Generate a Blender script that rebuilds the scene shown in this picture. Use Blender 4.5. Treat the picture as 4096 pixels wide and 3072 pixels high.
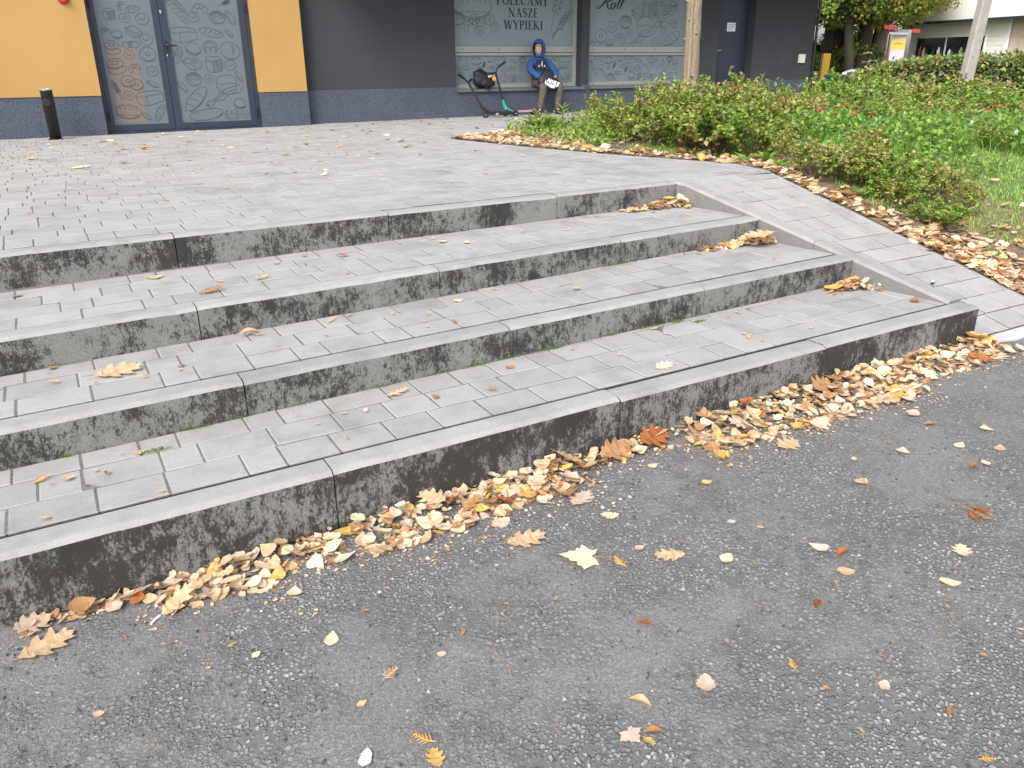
import bpy, bmesh, math, random
from mathutils import Vector, Matrix
import numpy as np

# ------------------------------------------------------------------ scene, camera, sky, sun
for o in list(bpy.data.objects):
    bpy.data.objects.remove(o, do_unlink=True)
scene = bpy.context.scene
COL = scene.collection
R_ = math.radians

cam_data = bpy.data.cameras.new('camera')
cam = bpy.data.objects.new('camera', cam_data)
COL.objects.link(cam)
right = Vector((0.86981, -0.49333, -0.00711))
up = Vector((0.18894, 0.31974, 0.92848))
fwd = Vector((0.45577, 0.80895, -0.37132))
m = Matrix.Identity(4)
for i in range(3):
    m[i][0] = right[i]; m[i][1] = up[i]; m[i][2] = -fwd[i]
m.translation = Vector((-0.65115, -2.38871, 1.46732))
cam.matrix_world = m
cam_data.sensor_fit = 'HORIZONTAL'
cam_data.sensor_width = 36.0
cam_data.lens = 3205.36 / 4096 * 36.0
cam_data.clip_start = 0.05
cam_data.clip_end = 2000
scene.camera = cam

SUN_EL, SUN_AZ = 44.0, 232.0      # azimuth clockwise from +Y: from behind the camera, a little to its left
world = bpy.data.worlds.new('World')
scene.world = world
world.use_nodes = True
wn = world.node_tree.nodes; wl = world.node_tree.links
wn.clear()
sky = wn.new('ShaderNodeTexSky'); sky.sky_type = 'NISHITA'; sky.sun_disc = False
sky.sun_elevation = R_(SUN_EL); sky.sun_rotation = R_(SUN_AZ)
sky.air_density = 1.0; sky.dust_density = 3.5; sky.ozone_density = 0.6
hsv = wn.new('ShaderNodeHueSaturation'); hsv.inputs['Saturation'].default_value = 0.42
bg = wn.new('ShaderNodeBackground'); bg.inputs['Strength'].default_value = 0.15
wo = wn.new('ShaderNodeOutputWorld')
wl.new(sky.outputs[0], hsv.inputs['Color']); wl.new(hsv.outputs[0], bg.inputs[0]); wl.new(bg.outputs[0], wo.inputs[0])

sun_d = bpy.data.lights.new('sun', 'SUN'); sun_d.energy = 1.15; sun_d.angle = R_(20); sun_d.color = (1.0, 0.955, 0.9)
sun = bpy.data.objects.new('sun', sun_d); COL.objects.link(sun)
sd = Vector((math.sin(R_(SUN_AZ)) * math.cos(R_(SUN_EL)), math.cos(R_(SUN_AZ)) * math.cos(R_(SUN_EL)), math.sin(R_(SUN_EL))))
sun.rotation_euler = sd.to_track_quat('Z', 'Y').to_euler()

scene.render.engine = 'CYCLES'
vs = scene.view_settings
vs.view_transform = 'Standard'; vs.look = 'None'; vs.gamma = 1.0; vs.use_curve_mapping = False
vs.exposure = 1.12
scene.render.resolution_x = 1024; scene.render.resolution_y = 768

# ------------------------------------------------------------------ helpers
rng = random.Random(7)

class MB:
    def __init__(self): self.v = []; self.f = []; self.m = []
    def face(self, pts, mi=0):
        b = len(self.v); self.v.extend([tuple(p) for p in pts]); self.f.append(tuple(range(b, b + len(pts)))); self.m.append(mi)
    def add(self, verts, faces, mi=0):
        b = len(self.v); self.v.extend([tuple(p) for p in verts])
        for f in faces: self.f.append(tuple(b + i for i in f)); self.m.append(mi)
    def box(self, x0, x1, y0, y1, z0, z1, mi=0, bev=0.0):
        if bev <= 0:
            vs_ = [(x0,y0,z0),(x1,y0,z0),(x1,y1,z0),(x0,y1,z0),(x0,y0,z1),(x1,y0,z1),(x1,y1,z1),(x0,y1,z1)]
            self.add(vs_, [(0,3,2,1),(4,5,6,7),(0,1,5,4),(1,2,6,5),(2,3,7,6),(3,0,4,7)], mi)
        else:
            b = bev; bm = bmesh.new()
            bmesh.ops.create_cube(bm, size=1)
            for v in bm.verts:
                v.co = Vector(((x0+x1)/2 + v.co.x*(x1-x0), (y0+y1)/2 + v.co.y*(y1-y0), (z0+z1)/2 + v.co.z*(z1-z0)))
            bmesh.ops.bevel(bm, geom=list(bm.edges), offset=b, segments=1, affect='EDGES')
            bm.verts.ensure_lookup_table(); bm.verts.index_update()
            self.add([v.co[:] for v in bm.verts], [[v.index for v in f.verts] for f in bm.faces], mi); bm.free()
    def tube(self, pts, rads, n=8, mi=0, cap=True):
        pts = [Vector(p) for p in pts]
        if not hasattr(rads, '__len__'): rads = [rads] * len(pts)
        b = len(self.v); k = len(pts); ref = None
        for i, p in enumerate(pts):
            t = (pts[min(i+1, k-1)] - pts[max(i-1, 0)])
            if t.length < 1e-9: t = Vector((0, 0, 1))
            t.normalize()
            if ref is None: ref = Vector((0,0,1)) if abs(t.z) < 0.9 else Vector((1,0,0))
            u = t.cross(ref)
            if u.length < 1e-6: u = t.cross(Vector((0.3,1,0.2)))
            u.normalize(); w = t.cross(u); ref = w.cross(t) if False else ref
            for j in range(n):
                a = 2*math.pi*j/n
                q = p + (u*math.cos(a) + w*math.sin(a))*rads[i]
                self.v.append(q[:])
        for i in range(k-1):
            for j in range(n):
                j2 = (j+1) % n
                self.f.append((b+i*n+j, b+(i+1)*n+j, b+(i+1)*n+j2, b+i*n+j2)); self.m.append(mi)
        if cap:
            self.f.append(tuple(b+j for j in range(n))); self.m.append(mi)
            self.f.append(tuple(b+(k-1)*n+j for j in reversed(range(n)))); self.m.append(mi)
    def lathe(self, prof, n=16, c=(0,0,0), mi=0, axis='Z'):
        b = len(self.v); k = len(prof)
        for r, z in prof:
            for j in range(n):
                a = 2*math.pi*j/n
                p = (r*math.cos(a), r*math.sin(a), z)
                if axis == 'Y': p = (p[0], p[2], p[1])
                if axis == 'X': p = (p[2], p[0], p[1])
                self.v.append((c[0]+p[0], c[1]+p[1], c[2]+p[2]))
        for i in range(k-1):
            for j in range(n):
                j2 = (j+1) % n
                self.f.append((b+i*n+j, b+i*n+j2, b+(i+1)*n+j2, b+(i+1)*n+j)); self.m.append(mi)
        self.f.append(tuple(b+j for j in reversed(range(n)))); self.m.append(mi)
        self.f.append(tuple(b+(k-1)*n+j for j in range(n))); self.m.append(mi)
    def mesh(self, name, mats, smooth=False):
        me = bpy.data.meshes.new(name)
        me.from_pydata(self.v, [], self.f)
        if not isinstance(mats, (list, tuple)): mats = [mats]
        for mt in mats: me.materials.append(mt)
        if len(mats) > 1: me.polygons.foreach_set('material_index', self.m)
        if smooth: me.polygons.foreach_set('use_smooth', [True]*len(me.polygons))
        me.update()
        return me
    def build(self, name, mats, parent=None, smooth=False):
        return link(name, self.mesh(name, mats, smooth), parent)

def link(name, data, parent=None):
    o = bpy.data.objects.new(name, data); COL.objects.link(o)
    if parent is not None: o.parent = parent
    return o
def empty(name, loc=(0,0,0), rz=0.0, parent=None):
    o = link(name, None, parent); o.location = loc; o.rotation_euler = (0, 0, rz); o.empty_display_size = 0.1
    return o
def tag(o, label=None, cat=None, group=None, kind=None):
    if label: o['label'] = label
    if cat: o['category'] = cat
    if group: o['group'] = group
    if kind: o['kind'] = kind
    return o
def copy_tree(o, parent=None):
    c = o.copy(); COL.objects.link(c)
    if parent is not None: c.parent = parent
    for ch in [q for q in o.children]:
        copy_tree(ch, c)
    return c

# ------------------------------------------------------------------ materials
def mat(name):
    mt = bpy.data.materials.new(name); mt.use_nodes = True
    nt = mt.node_tree; bs = nt.nodes['Principled BSDF']
    return mt, nt, bs
def N(nt, t, **kw):
    n = nt.nodes.new(t)
    for k, v in kw.items():
        if k in n.inputs: n.inputs[k].default_value = v
        else: setattr(n, k, v)
    return n
def ramp(nt, fac, stops, interp='LINEAR'):
    r = nt.nodes.new('ShaderNodeValToRGB'); r.color_ramp.interpolation = interp
    el = r.color_ramp.elements
    while len(el) < len(stops): el.new(0.5)
    for e, (p, c) in zip(el, stops):
        e.position = p
        e.color = (c, c, c, 1) if not hasattr(c, '__len__') else (*c[:3], 1)
    nt.links.new(fac, r.inputs[0]); return r.outputs[0]
def mix(nt, fac, a, b, mode='MIX'):
    n = nt.nodes.new('ShaderNodeMix'); n.data_type = 'RGBA'; n.blend_type = mode
    for s, v in ((n.inputs[0], fac), (n.inputs[6], a), (n.inputs[7], b)):
        if hasattr(v, 'is_linked') or hasattr(v, 'links'): nt.links.new(v, s)
        elif hasattr(v, '__len__'): s.default_value = (*v[:3], 1)
        else: s.default_value = v
    return n.outputs[2]
def mth(nt, op, a, b=0.0):
    n = nt.nodes.new('ShaderNodeMath'); n.operation = op
    for s, v in ((n.inputs[0], a), (n.inputs[1], b)):
        if hasattr(v, 'links'): nt.links.new(v, s)
        else: s.default_value = v
    return n.outputs[0]
def coords(nt, kind='Object', scale=(1,1,1)):
    tc = nt.nodes.new('ShaderNodeTexCoord'); mp = nt.nodes.new('ShaderNodeMapping'); mp.inputs['Scale'].default_value = scale
    nt.links.new(tc.outputs[kind], mp.inputs[0]); return mp.outputs[0]
def noise(nt, vec, scale, detail=4, rough=0.55):
    n = N(nt, 'ShaderNodeTexNoise', Scale=scale, Detail=detail, Roughness=rough); nt.links.new(vec, n.inputs['Vector']); return n.outputs['Fac']
def voro(nt, vec, scale, out='Distance', feature='F1'):
    n = nt.nodes.new('ShaderNodeTexVoronoi'); n.feature = feature; n.inputs['Scale'].default_value = scale
    nt.links.new(vec, n.inputs['Vector']); return n.outputs[out]
def bump(nt, bs, h, strength=0.3, dist=0.01):
    b = N(nt, 'ShaderNodeBump', Strength=strength, Distance=dist); nt.links.new(h, b.inputs['Height']); nt.links.new(b.outputs[0], bs.inputs['Normal'])
def plain(name, col, rough=0.7, var=0.12, scale=8.0, bmp=0.0, metal=0.0, spec=0.5, bscale=60.0):
    mt, nt, bs = mat(name)
    v = coords(nt)
    n = noise(nt, v, scale, 5)
    lo = tuple(c*(1-var) for c in col); hi = tuple(min(1, c*(1+var)) for c in col)
    nt.links.new(ramp(nt, n, [(0.3, lo), (0.7, hi)]), bs.inputs['Base Color'])
    bs.inputs['Roughness'].default_value = rough; bs.inputs['Metallic'].default_value = metal
    bs.inputs['Specular IOR Level'].default_value = spec
    if bmp > 0: bump(nt, bs, noise(nt, v, bscale, 3), bmp, 0.004)
    return mt

def m_asphalt():
    mt, nt, bs = mat('asphalt')
    v = coords(nt)
    w = N(nt, 'ShaderNodeTexNoise', Scale=45.0, Detail=2.0); nt.links.new(v, w.inputs['Vector'])
    va = nt.nodes.new('ShaderNodeVectorMath'); va.operation = 'MULTIPLY_ADD'
    nt.links.new(w.outputs['Color'], va.inputs[0]); va.inputs[1].default_value = (0.012, 0.012, 0.012); nt.links.new(v, va.inputs[2])
    vv = va.outputs[0]
    # coarse stones and fine grit, each stone with its own grey
    c1 = voro(nt, vv, 82.0, 'Color'); e1 = voro(nt, vv, 82.0, 'Distance')
    c2 = voro(nt, vv, 240.0, 'Color'); e2 = voro(nt, vv, 240.0, 'Distance', 'DISTANCE_TO_EDGE')
    g1 = nt.nodes.new('ShaderNodeSeparateColor'); nt.links.new(c1, g1.inputs[0])
    g2 = nt.nodes.new('ShaderNodeSeparateColor'); nt.links.new(c2, g2.inputs[0])
    st1 = ramp(nt, g1.outputs[0], [(0.0, (0.115,0.117,0.12)), (0.45, (0.175,0.176,0.178)), (0.8, (0.235,0.235,0.236)), (0.96, (0.275,0.274,0.27)), (1.0, (0.35,0.345,0.335))])
    st2 = ramp(nt, g2.outputs[0], [(0.0, (0.13,0.13,0.132)), (0.5, (0.175,0.177,0.18)), (0.92, (0.22,0.22,0.22)), (1.0, (0.30,0.295,0.28))])
    big = noise(nt, v, 1.6, 4)
    mid = noise(nt, v, 9.0, 3)
    rough_m = ramp(nt, mth(nt, 'ADD', mth(nt, 'MULTIPLY', big, 0.7), mth(nt, 'MULTIPLY', mid, 0.3)), [(0.42, 0.05), (0.56, 1.0)])
    stones = mix(nt, rough_m, st2, st1)
    crack1 = ramp(nt, mth(nt, 'ADD', e1, mth(nt, 'MULTIPLY', g1.outputs[2], 0.16)), [(0.40, 1.0), (0.60, 0.0)]); crack2 = ramp(nt, e2, [(0.0, 0.25), (0.07, 1.0)])
    crk = mix(nt, rough_m, crack2, crack1)
    binder = ramp(nt, noise(nt, v, 300.0, 2), [(0.3, (0.06,0.06,0.061)), (0.7, (0.135,0.135,0.135))])
    col = mix(nt, crk, binder, stones)
    tint = ramp(nt, noise(nt, v, 2.6, 5), [(0.3, (1.34,1.34,1.34)), (0.72, (1.66,1.65,1.62))])
    col = mix(nt, 1.0, col, tint, 'MULTIPLY')
    dust = ramp(nt, noise(nt, v, 26.0, 6, 0.7), [(0.60, 0.0), (0.78, 0.4)])
    col = mix(nt, dust, col, (0.24, 0.20, 0.155))
    nt.links.new(col, bs.inputs['Base Color'])
    bs.inputs['Roughness'].default_value = 0.82
    hh = mth(nt, 'ADD', mth(nt, 'MULTIPLY', crk, 1.0), mth(nt, 'MULTIPLY', g1.outputs[1], 0.9))
    hh = mth(nt, 'ADD', hh, mth(nt, 'MULTIPLY', noise(nt, v, 340.0, 2), 0.5))
    bump(nt, bs, hh, 1.0, 0.009)
    return mt

def m_paver(name='concrete_paver', base=0.305, tint=(1.0, 0.993, 0.975)):
    mt, nt, bs = mat(name)
    v = coords(nt)
    oi = nt.nodes.new('ShaderNodeObjectInfo'); ge = nt.nodes.new('ShaderNodeNewGeometry')
    r = mth(nt, 'FRACT', mth(nt, 'ADD', oi.outputs['Random'], mth(nt, 'MULTIPLY', ge.outputs['Random Per Island'], 7.31)))
    pv = ramp(nt, r, [(0.0, 0.88), (0.25, 0.96), (0.6, 1.0), (1.0, 1.05)])
    n1 = ramp(nt, noise(nt, v, 7.0, 6, 0.62), [(0.3, 0.84), (0.5, 1.0), (0.72, 1.07)])
    n2 = ramp(nt, noise(nt, v, 230.0, 3, 0.7), [(0.32, 0.8), (0.5, 1.0), (0.7, 1.13)])
    col = mix(nt, 1.0, mix(nt, 1.0, pv, n1, 'MULTIPLY'), n2, 'MULTIPLY')
    col = mix(nt, 1.0, col, (base*tint[0], base*tint[1], base*tint[2]), 'MULTIPLY')
    stain = ramp(nt, noise(nt, v, 2.4, 7, 0.68), [(0.55, 0.0), (0.74, 0.55)])
    col = mix(nt, stain, col, (base*0.52, base*0.52, base*0.5))
    pale = ramp(nt, noise(nt, coords(nt, 'Object', (1,1,1)), 3.3, 6, 0.7), [(0.62, 0.0), (0.80, 0.35)])
    col = mix(nt, pale, col, (base*1.25, base*1.24, base*1.2))
    nt.links.new(col, bs.inputs['Base Color'])
    bs.inputs['Roughness'].default_value = 0.88; bs.inputs['Specular IOR Level'].default_value = 0.3
    bump(nt, bs, mth(nt, 'ADD', noise(nt, v, 260.0, 3), mth(nt, 'MULTIPLY', noise(nt, v, 40.0, 3), 0.6)), 0.35, 0.0025)
    return mt

def m_stained(name, amount):
    """raw concrete riser face overgrown with dark lichen and algae speckle"""
    mt, nt, bs = mat(name)
    v = coords(nt); vs_ = coords(nt, 'Object', (1.0, 1.0, 0.6))
    base = ramp(nt, noise(nt, v, 150.0, 4, 0.7), [(0.3, (0.125,0.127,0.122)), (0.5, (0.185,0.187,0.18)), (0.72, (0.25,0.25,0.243))])
    big = noise(nt, v, 3.4, 6, 0.62)
    med = noise(nt, vs_, 30.0, 8, 0.78)
    fin = noise(nt, vs_, 130.0, 6, 0.8)
    s = mth(nt, 'ADD', mth(nt, 'MULTIPLY', big, 0.45), mth(nt, 'ADD', mth(nt, 'MULTIPLY', med, 0.46), mth(nt, 'MULTIPLY', fin, 0.39)))
    s = mth(nt, 'ADD', s, mth(nt, 'MULTIPLY', mth(nt, 'SUBTRACT', noise(nt, coords(nt, 'Object', (1, 1, 0.12)), 30.0, 4, 0.6), 0.5), 0.07))
    sp = ramp(nt, s, [(0.648 - amount, 0.0), (0.668 - amount, 0.6), (0.71 - amount, 0.96)])
    film = ramp(nt, mth(nt, 'ADD', mth(nt, 'MULTIPLY', big, 0.75), mth(nt, 'MULTIPLY', med, 0.25)), [(0.44 - amount, 0.0), (0.66 - amount*0.5, 0.5)])
    brn = ramp(nt, noise(nt, v, 4.0, 5), [(0.38, (0.028,0.029,0.029)), (0.6, (0.038,0.034,0.031)), (0.8, (0.034,0.035,0.030))])
    col = mix(nt, film, base, (0.082, 0.080, 0.076))
    col = mix(nt, sp, col, brn)
    grn = ramp(nt, noise(nt, v, 8.0, 5, 0.6), [(0.66, 0.0), (0.82, 0.4)])
    col = mix(nt, grn, col, (0.065, 0.072, 0.05))
    nt.links.new(col, bs.inputs['Base Color']); bs.inputs['Roughness'].default_value = 0.92
    bs.inputs['Specular IOR Level'].default_value = 0.25
    bump(nt, bs, mth(nt, 'ADD', noise(nt, v, 180.0, 4), mth(nt, 'MULTIPLY', fin, 1.0)), 0.6, 0.004)
    return mt

def m_leaf(name, a, b, spot=(0.10, 0.06, 0.03), spots=0.5, scale=40.0, trans=0.25):
    mt, nt, bs = mat(name)
    oi = nt.nodes.new('ShaderNodeObjectInfo'); ge = nt.nodes.new('ShaderNodeNewGeometry')
    r = mth(nt, 'FRACT', mth(nt, 'ADD', oi.outputs['Random'], mth(nt, 'MULTIPLY', ge.outputs['Random Per Island'], 5.7)))
    col = mix(nt, r, a, b)
    v = coords(nt)
    n = noise(nt, v, scale, 4, 0.6)
    col = mix(nt, 1.0, col, ramp(nt, n, [(0.3, 0.82), (0.7, 1.14)]), 'MULTIPLY')
    if spots > 0:
        sp = ramp(nt, noise(nt, v, scale*2.2, 3), [(0.64, 0.0), (0.72, spots)])
        col = mix(nt, sp, col, spot)
    nt.links.new(col, bs.inputs['Base Color']); bs.inputs['Roughness'].default_value = 0.65
    bs.inputs['Specular IOR Level'].default_value = 0.3
    if trans > 0:
        tr = nt.nodes.new('ShaderNodeBsdfTranslucent'); nt.links.new(col, tr.inputs[0])
        mx = nt.nodes.new('ShaderNodeMixShader'); mx.inputs[0].default_value = trans
        nt.links.new(bs.outputs[0], mx.inputs[1]); nt.links.new(tr.outputs[0], mx.inputs[2])
        nt.links.new(mx.outputs[0], nt.nodes['Material Output'].inputs[0])
    return mt

def m_plaster(name, col, speck=0.0, stain=0.1):
    mt, nt, bs = mat(name)
    v = coords(nt)
    n = ramp(nt, noise(nt, v, 1.3, 6, 0.6), [(0.3, 1 - stain), (0.7, 1 + stain*0.5)])
    g = ramp(nt, noise(nt, v, 190.0, 3), [(0.3, 0.9), (0.7, 1.08)])
    sv = ramp(nt, noise(nt, coords(nt, 'Object', (1, 1, 0.10)), 3.5, 5, 0.6), [(0.4, 1.0), (0.8, 0.93)])
    n = mix(nt, 1.0, n, sv, 'MULTIPLY')
    c = mix(nt, 1.0, mix(nt, 1.0, n, g, 'MULTIPLY'), col, 'MULTIPLY')
    if speck > 0:
        cc = voro(nt, v, 190.0, 'Color'); s = nt.nodes.new('ShaderNodeSeparateColor'); nt.links.new(cc, s.inputs[0])
        k = ramp(nt, s.outputs[0], [(0.0, 0.35), (0.5, 0.85), (0.8, 1.3), (1.0, 2.9)])
        c = mix(nt, speck, c, mix(nt, 1.0, c, k, 'MULTIPLY'))
    nt.links.new(c, bs.inputs['Base Color']); bs.inputs['Roughness'].default_value = 0.9; bs.inputs['Specular IOR Level'].default_value = 0.25
    bump(nt, bs, noise(nt, v, 210.0, 3), 0.35, 0.003)
    return mt

M = {}
M['asphalt'] = m_asphalt()
M['paver'] = m_paver()
M['kerb'] = m_paver('concrete_kerb', 0.295, (1.0, 0.995, 0.97))
for i, am in enumerate((0.036, 0.008, 0.004, 0.008)): M['riser%d' % (i+1)] = m_stained('stained_concrete_%d' % (i+1), am)
M['cheek'] = m_stained('cheek_concrete', -0.14)
M['joint'] = plain('joint_sand', (0.14, 0.132, 0.118), 0.95, 0.35, 60.0)
M['joint_dirt'] = plain('joint_dirt', (0.016, 0.015, 0.013), 0.95, 0.35, 60.0)
M['soil_joint'] = plain('dark_joint_sand', (0.06, 0.056, 0.05), 0.95, 0.3, 60.0)
M['slab'] = m_paver('pale_concrete', 0.46, (1.0, 0.995, 0.97))
M['soil'] = plain('soil', (0.15, 0.105, 0.07), 0.95, 0.4, 30.0, 0.6)
M['lawn_soil'] = plain('lawn_soil', (0.10, 0.125, 0.04), 0.95, 0.45, 12.0, 0.5)
M['moss'] = m_leaf('moss', (0.06, 0.12, 0.015), (0.10, 0.19, 0.02), spots=0, trans=0)
M['tan'] = m_leaf('leaf_tan', (0.52, 0.35, 0.20), (0.68, 0.51, 0.33))
M['cream'] = m_leaf('leaf_cream', (0.70, 0.57, 0.40), (0.80, 0.69, 0.50), spots=0.3)
M['brown'] = m_leaf('leaf_brown', (0.34, 0.17, 0.075), (0.48, 0.28, 0.14))
M['russet'] = m_leaf('leaf_russet', (0.28, 0.085, 0.025), (0.42, 0.17, 0.06), spots=0.3)
M['yellow'] = m_leaf('leaf_yellow', (0.68, 0.47, 0.09), (0.74, 0.60, 0.22), spots=0.2)
M['ochre'] = m_leaf('leaf_ochre', (0.56, 0.32, 0.08), (0.68, 0.45, 0.15))
M['maple_yellow'] = m_leaf('leaf_maple_yellow', (0.84, 0.74, 0.47), (0.88, 0.80, 0.55), spots=0.1)
M['pinkish'] = m_leaf('leaf_pinkish', (0.58, 0.42, 0.32), (0.70, 0.54, 0.42), spots=0.3)
LITTER = [M[k] for k in ('tan', 'cream', 'brown', 'russet', 'yellow', 'ochre', 'pinkish')]
LW = [0.34, 0.29, 0.09, 0.03, 0.04, 0.035, 0.175]
M['stalk'] = plain('leaf_stalk', (0.30, 0.19, 0.09), 0.7)
M['g1'] = m_leaf('foliage_green', (0.13, 0.25, 0.045), (0.22, 0.35, 0.075), spots=0, trans=0.48)
M['g2'] = m_leaf('foliage_lime', (0.36, 0.46, 0.09), (0.52, 0.58, 0.15), spots=0, trans=0.48)
M['g3'] = m_leaf('foliage_bronze', (0.38, 0.29, 0.13), (0.52, 0.42, 0.20), spots=0, trans=0.3)
M['g4'] = m_leaf('foliage_dark', (0.045, 0.085, 0.025), (0.09, 0.14, 0.04), spots=0, trans=0.3)
M['g5'] = m_leaf('foliage_yellow', (0.48, 0.40, 0.12), (0.58, 0.50, 0.17), spots=0, trans=0.48)
M['g6'] = m_leaf('foliage_fresh', (0.26, 0.47, 0.08), (0.38, 0.57, 0.12), spots=0, trans=0.48)
M['g7'] = m_leaf('foliage_bluegreen', (0.26, 0.36, 0.24), (0.36, 0.45, 0.33), spots=0, trans=0.3)
M['grass1'] = m_leaf('grass_green', (0.20, 0.40, 0.06), (0.30, 0.50, 0.09), spots=0, trans=0.3)
M['grass2'] = m_leaf('grass_pale', (0.30, 0.46, 0.10), (0.38, 0.52, 0.14), spots=0, trans=0.3)
M['twig'] = plain('twig', (0.10, 0.06, 0.035), 0.8)
M['berry'] = plain('red_flower', (0.55, 0.05, 0.03), 0.5)
M['lilac'] = plain('pale_flower', (0.62, 0.42, 0.50), 0.6)
# ------------------------------------------------------------------ levels and outlines of the place (metres)
XC = 1.8
RY = [0.0, 0.6792, 1.3556, 2.1547]; RT = [0.0, 0.0245, 0.0455, 0.0148]
RZ = [0.2125, 0.3565, 0.4965, 0.6531]; RS = [0.0109, 0.0126, 0.0102, 0.0052]
RC = [0.0, -0.1407, -0.1861, -0.1326]; RE = [3.6, 3.449, 3.374, 3.307]
def riser_y(k, x): return RY[k] + RT[k]*(x - XC)
def tread_z(k, x): return RZ[k] + RS[k]*(x - XC)
def lerp_tab(t, xs, ys):
    if t <= xs[0]: return ys[0]
    for i in range(len(xs)-1):
        if t <= xs[i+1]:
            return ys[i] + (ys[i+1]-ys[i])*(t-xs[i])/(xs[i+1]-xs[i])
    return ys[-1]
def road_z(x): return 0.019*(max(-8.0, min(8.0, x)) - XC)
def slope_z(y): return lerp_tab(y, [-3, -0.03, -0.01, 2.2, 2.25, 10, 40, 400], [0.03, 0.05, 0.057, 0.658, 0.666, 0.674, 0.80, 0.9])
def cheek_z(y): return lerp_tab(y, [0.12, 2.10, 2.27], [0.238, 0.656, 0.663])
def cheek_x(y): return 3.525 - 0.10*y                 # inner face of the sloping side kerb
CW = 0.105
BED = [(-0.2, 4.45), (0.0, 4.445), (0.22, 4.44), (0.47, 4.43), (0.68, 4.41), (1.2, 4.38), (1.53, 4.36), (1.98, 4.30), (2.25, 4.31), (2.45, 4.37), (2.69, 4.42), (3.11, 4.30), (4.04, 3.97), (5.16, 3.70), (6.28, 3.50), (6.45, 3.48)]
def bed_x(y): return lerp_tab(y, [b[0] for b in BED], [b[1] for b in BED])
Y_YEL, Y_GRY, Y_WIN = 9.68, 9.84, 10.02

# ------------------------------------------------------------------ road
def sheet(name, xs, ys, zf, mt, mask=None):
    mb = MB(); nx, ny = len(xs), len(ys)
    mb.v = [(x, y, zf(x, y)) for y in ys for x in xs]
    for j in range(ny-1):
        for i in range(nx-1):
            if mask and not mask((xs[i]+xs[i+1])/2, (ys[j]+ys[j+1])/2): continue
            a = j*nx + i
            mb.f.append((a, a+1, a+1+nx, a+nx)); mb.m.append(0)
    return mb.build(name, mt)
road = sheet('road', [-200, -30, -8, -3, 0, 1.8, 3, 5, 8, 30, 200], [-200, -30, -8, -3, -1, 0.06], lambda x, y: road_z(x), M['asphalt'])
tag(road, kind='structure')
gmask = lambda x, y: (x > 4.6 and y > 0.06) or y > 9.9
ground = sheet('ground', [-300, -30, 4.6, 8, 14, 30, 80, 300], [0.06, 1, 2.2, 4, 6.5, 9.9, 30, 80, 300], lambda x, y: slope_z(y) - 0.05, M['lawn_soil'], gmask)
tag(ground, kind='structure')

# ------------------------------------------------------------------ paving stones
def clip_poly(poly, a, b):
    """keep the part of poly left of the line a->b"""
    out = []
    def side(p): return (b[0]-a[0])*(p[1]-a[1]) - (b[1]-a[1])*(p[0]-a[0])
    for i in range(len(poly)):
        p, q = poly[i], poly[(i+1) % len(poly)]
        sp, sq = side(p), side(q)
        if sp >= 0: out.append(p)
        if (sp >= 0) != (sq >= 0):
            t = sp/(sp-sq); out.append((p[0]+(q[0]-p[0])*t, p[1]+(q[1]-p[1])*t))
    return out
def area(poly):
    return 0.5*sum(poly[i][0]*poly[(i+1) % len(poly)][1] - poly[(i+1) % len(poly)][0]*poly[i][1] for i in range(len(poly)))
def clean(poly):
    out = []
    for p in poly:
        if not out or abs(p[0]-out[-1][0]) + abs(p[1]-out[-1][1]) > 1e-4: out.append(p)
    while len(out) > 2 and abs(out[0][0]-out[-1][0]) + abs(out[0][1]-out[-1][1]) <= 1e-4: out.pop()
    return out
def paver_into(mb, poly, zf, r, depth=0.05, bev=0.0035):
    poly = clean(poly); n = len(poly)
    if n < 3 or area(poly) < 0.0004: return False
    cx = sum(p[0] for p in poly)/n; cy = sum(p[1] for p in poly)/n
    dz = r.uniform(-0.0018, 0.0012); tx = r.uniform(-0.010, 0.010); ty = r.uniform(-0.010, 0.010)
    def z(p): return zf(p[0], p[1]) + dz + tx*(p[0]-cx) + ty*(p[1]-cy)
    def shrink(p, d):
        vx, vy = cx-p[0], cy-p[1]
        return (p[0] + max(-d, min(d, vx)), p[1] + max(-d, min(d, vy)))
    b = len(mb.v)
    for p in poly: mb.v.append((p[0], p[1], z(p)-depth))
    for p in poly: mb.v.append((p[0], p[1], z(p)-bev))
    for p in poly:
        q = shrink(p, bev*1.15); mb.v.append((q[0], q[1], z(p)))
    for i in range(n):
        j = (i+1) % n
        mb.f.append((b+i, b+j, b+n+j, b+n+i)); mb.m.append(1)
        mb.f.append((b+n+i, b+n+j, b+2*n+j, b+2*n+i)); mb.m.append(0)
    mb.f.append(tuple(b+2*n+i for i in range(n))); mb.m.append(0)
    return True
ROW = 0.174; G2 = 0.0023
PV = [M['paver'], M['joint']]
def row_cuts(x0, x1, r):
    xs = [x0]; last = 0
    while xs[-1] < x1:
        w = r.choice((0.131, 0.25, 0.25, 0.21, 0.19, 0.131))
        if w == last == 0.131: w = 0.25
        last = w; xs.append(xs[-1] + w)
    return xs

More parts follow.
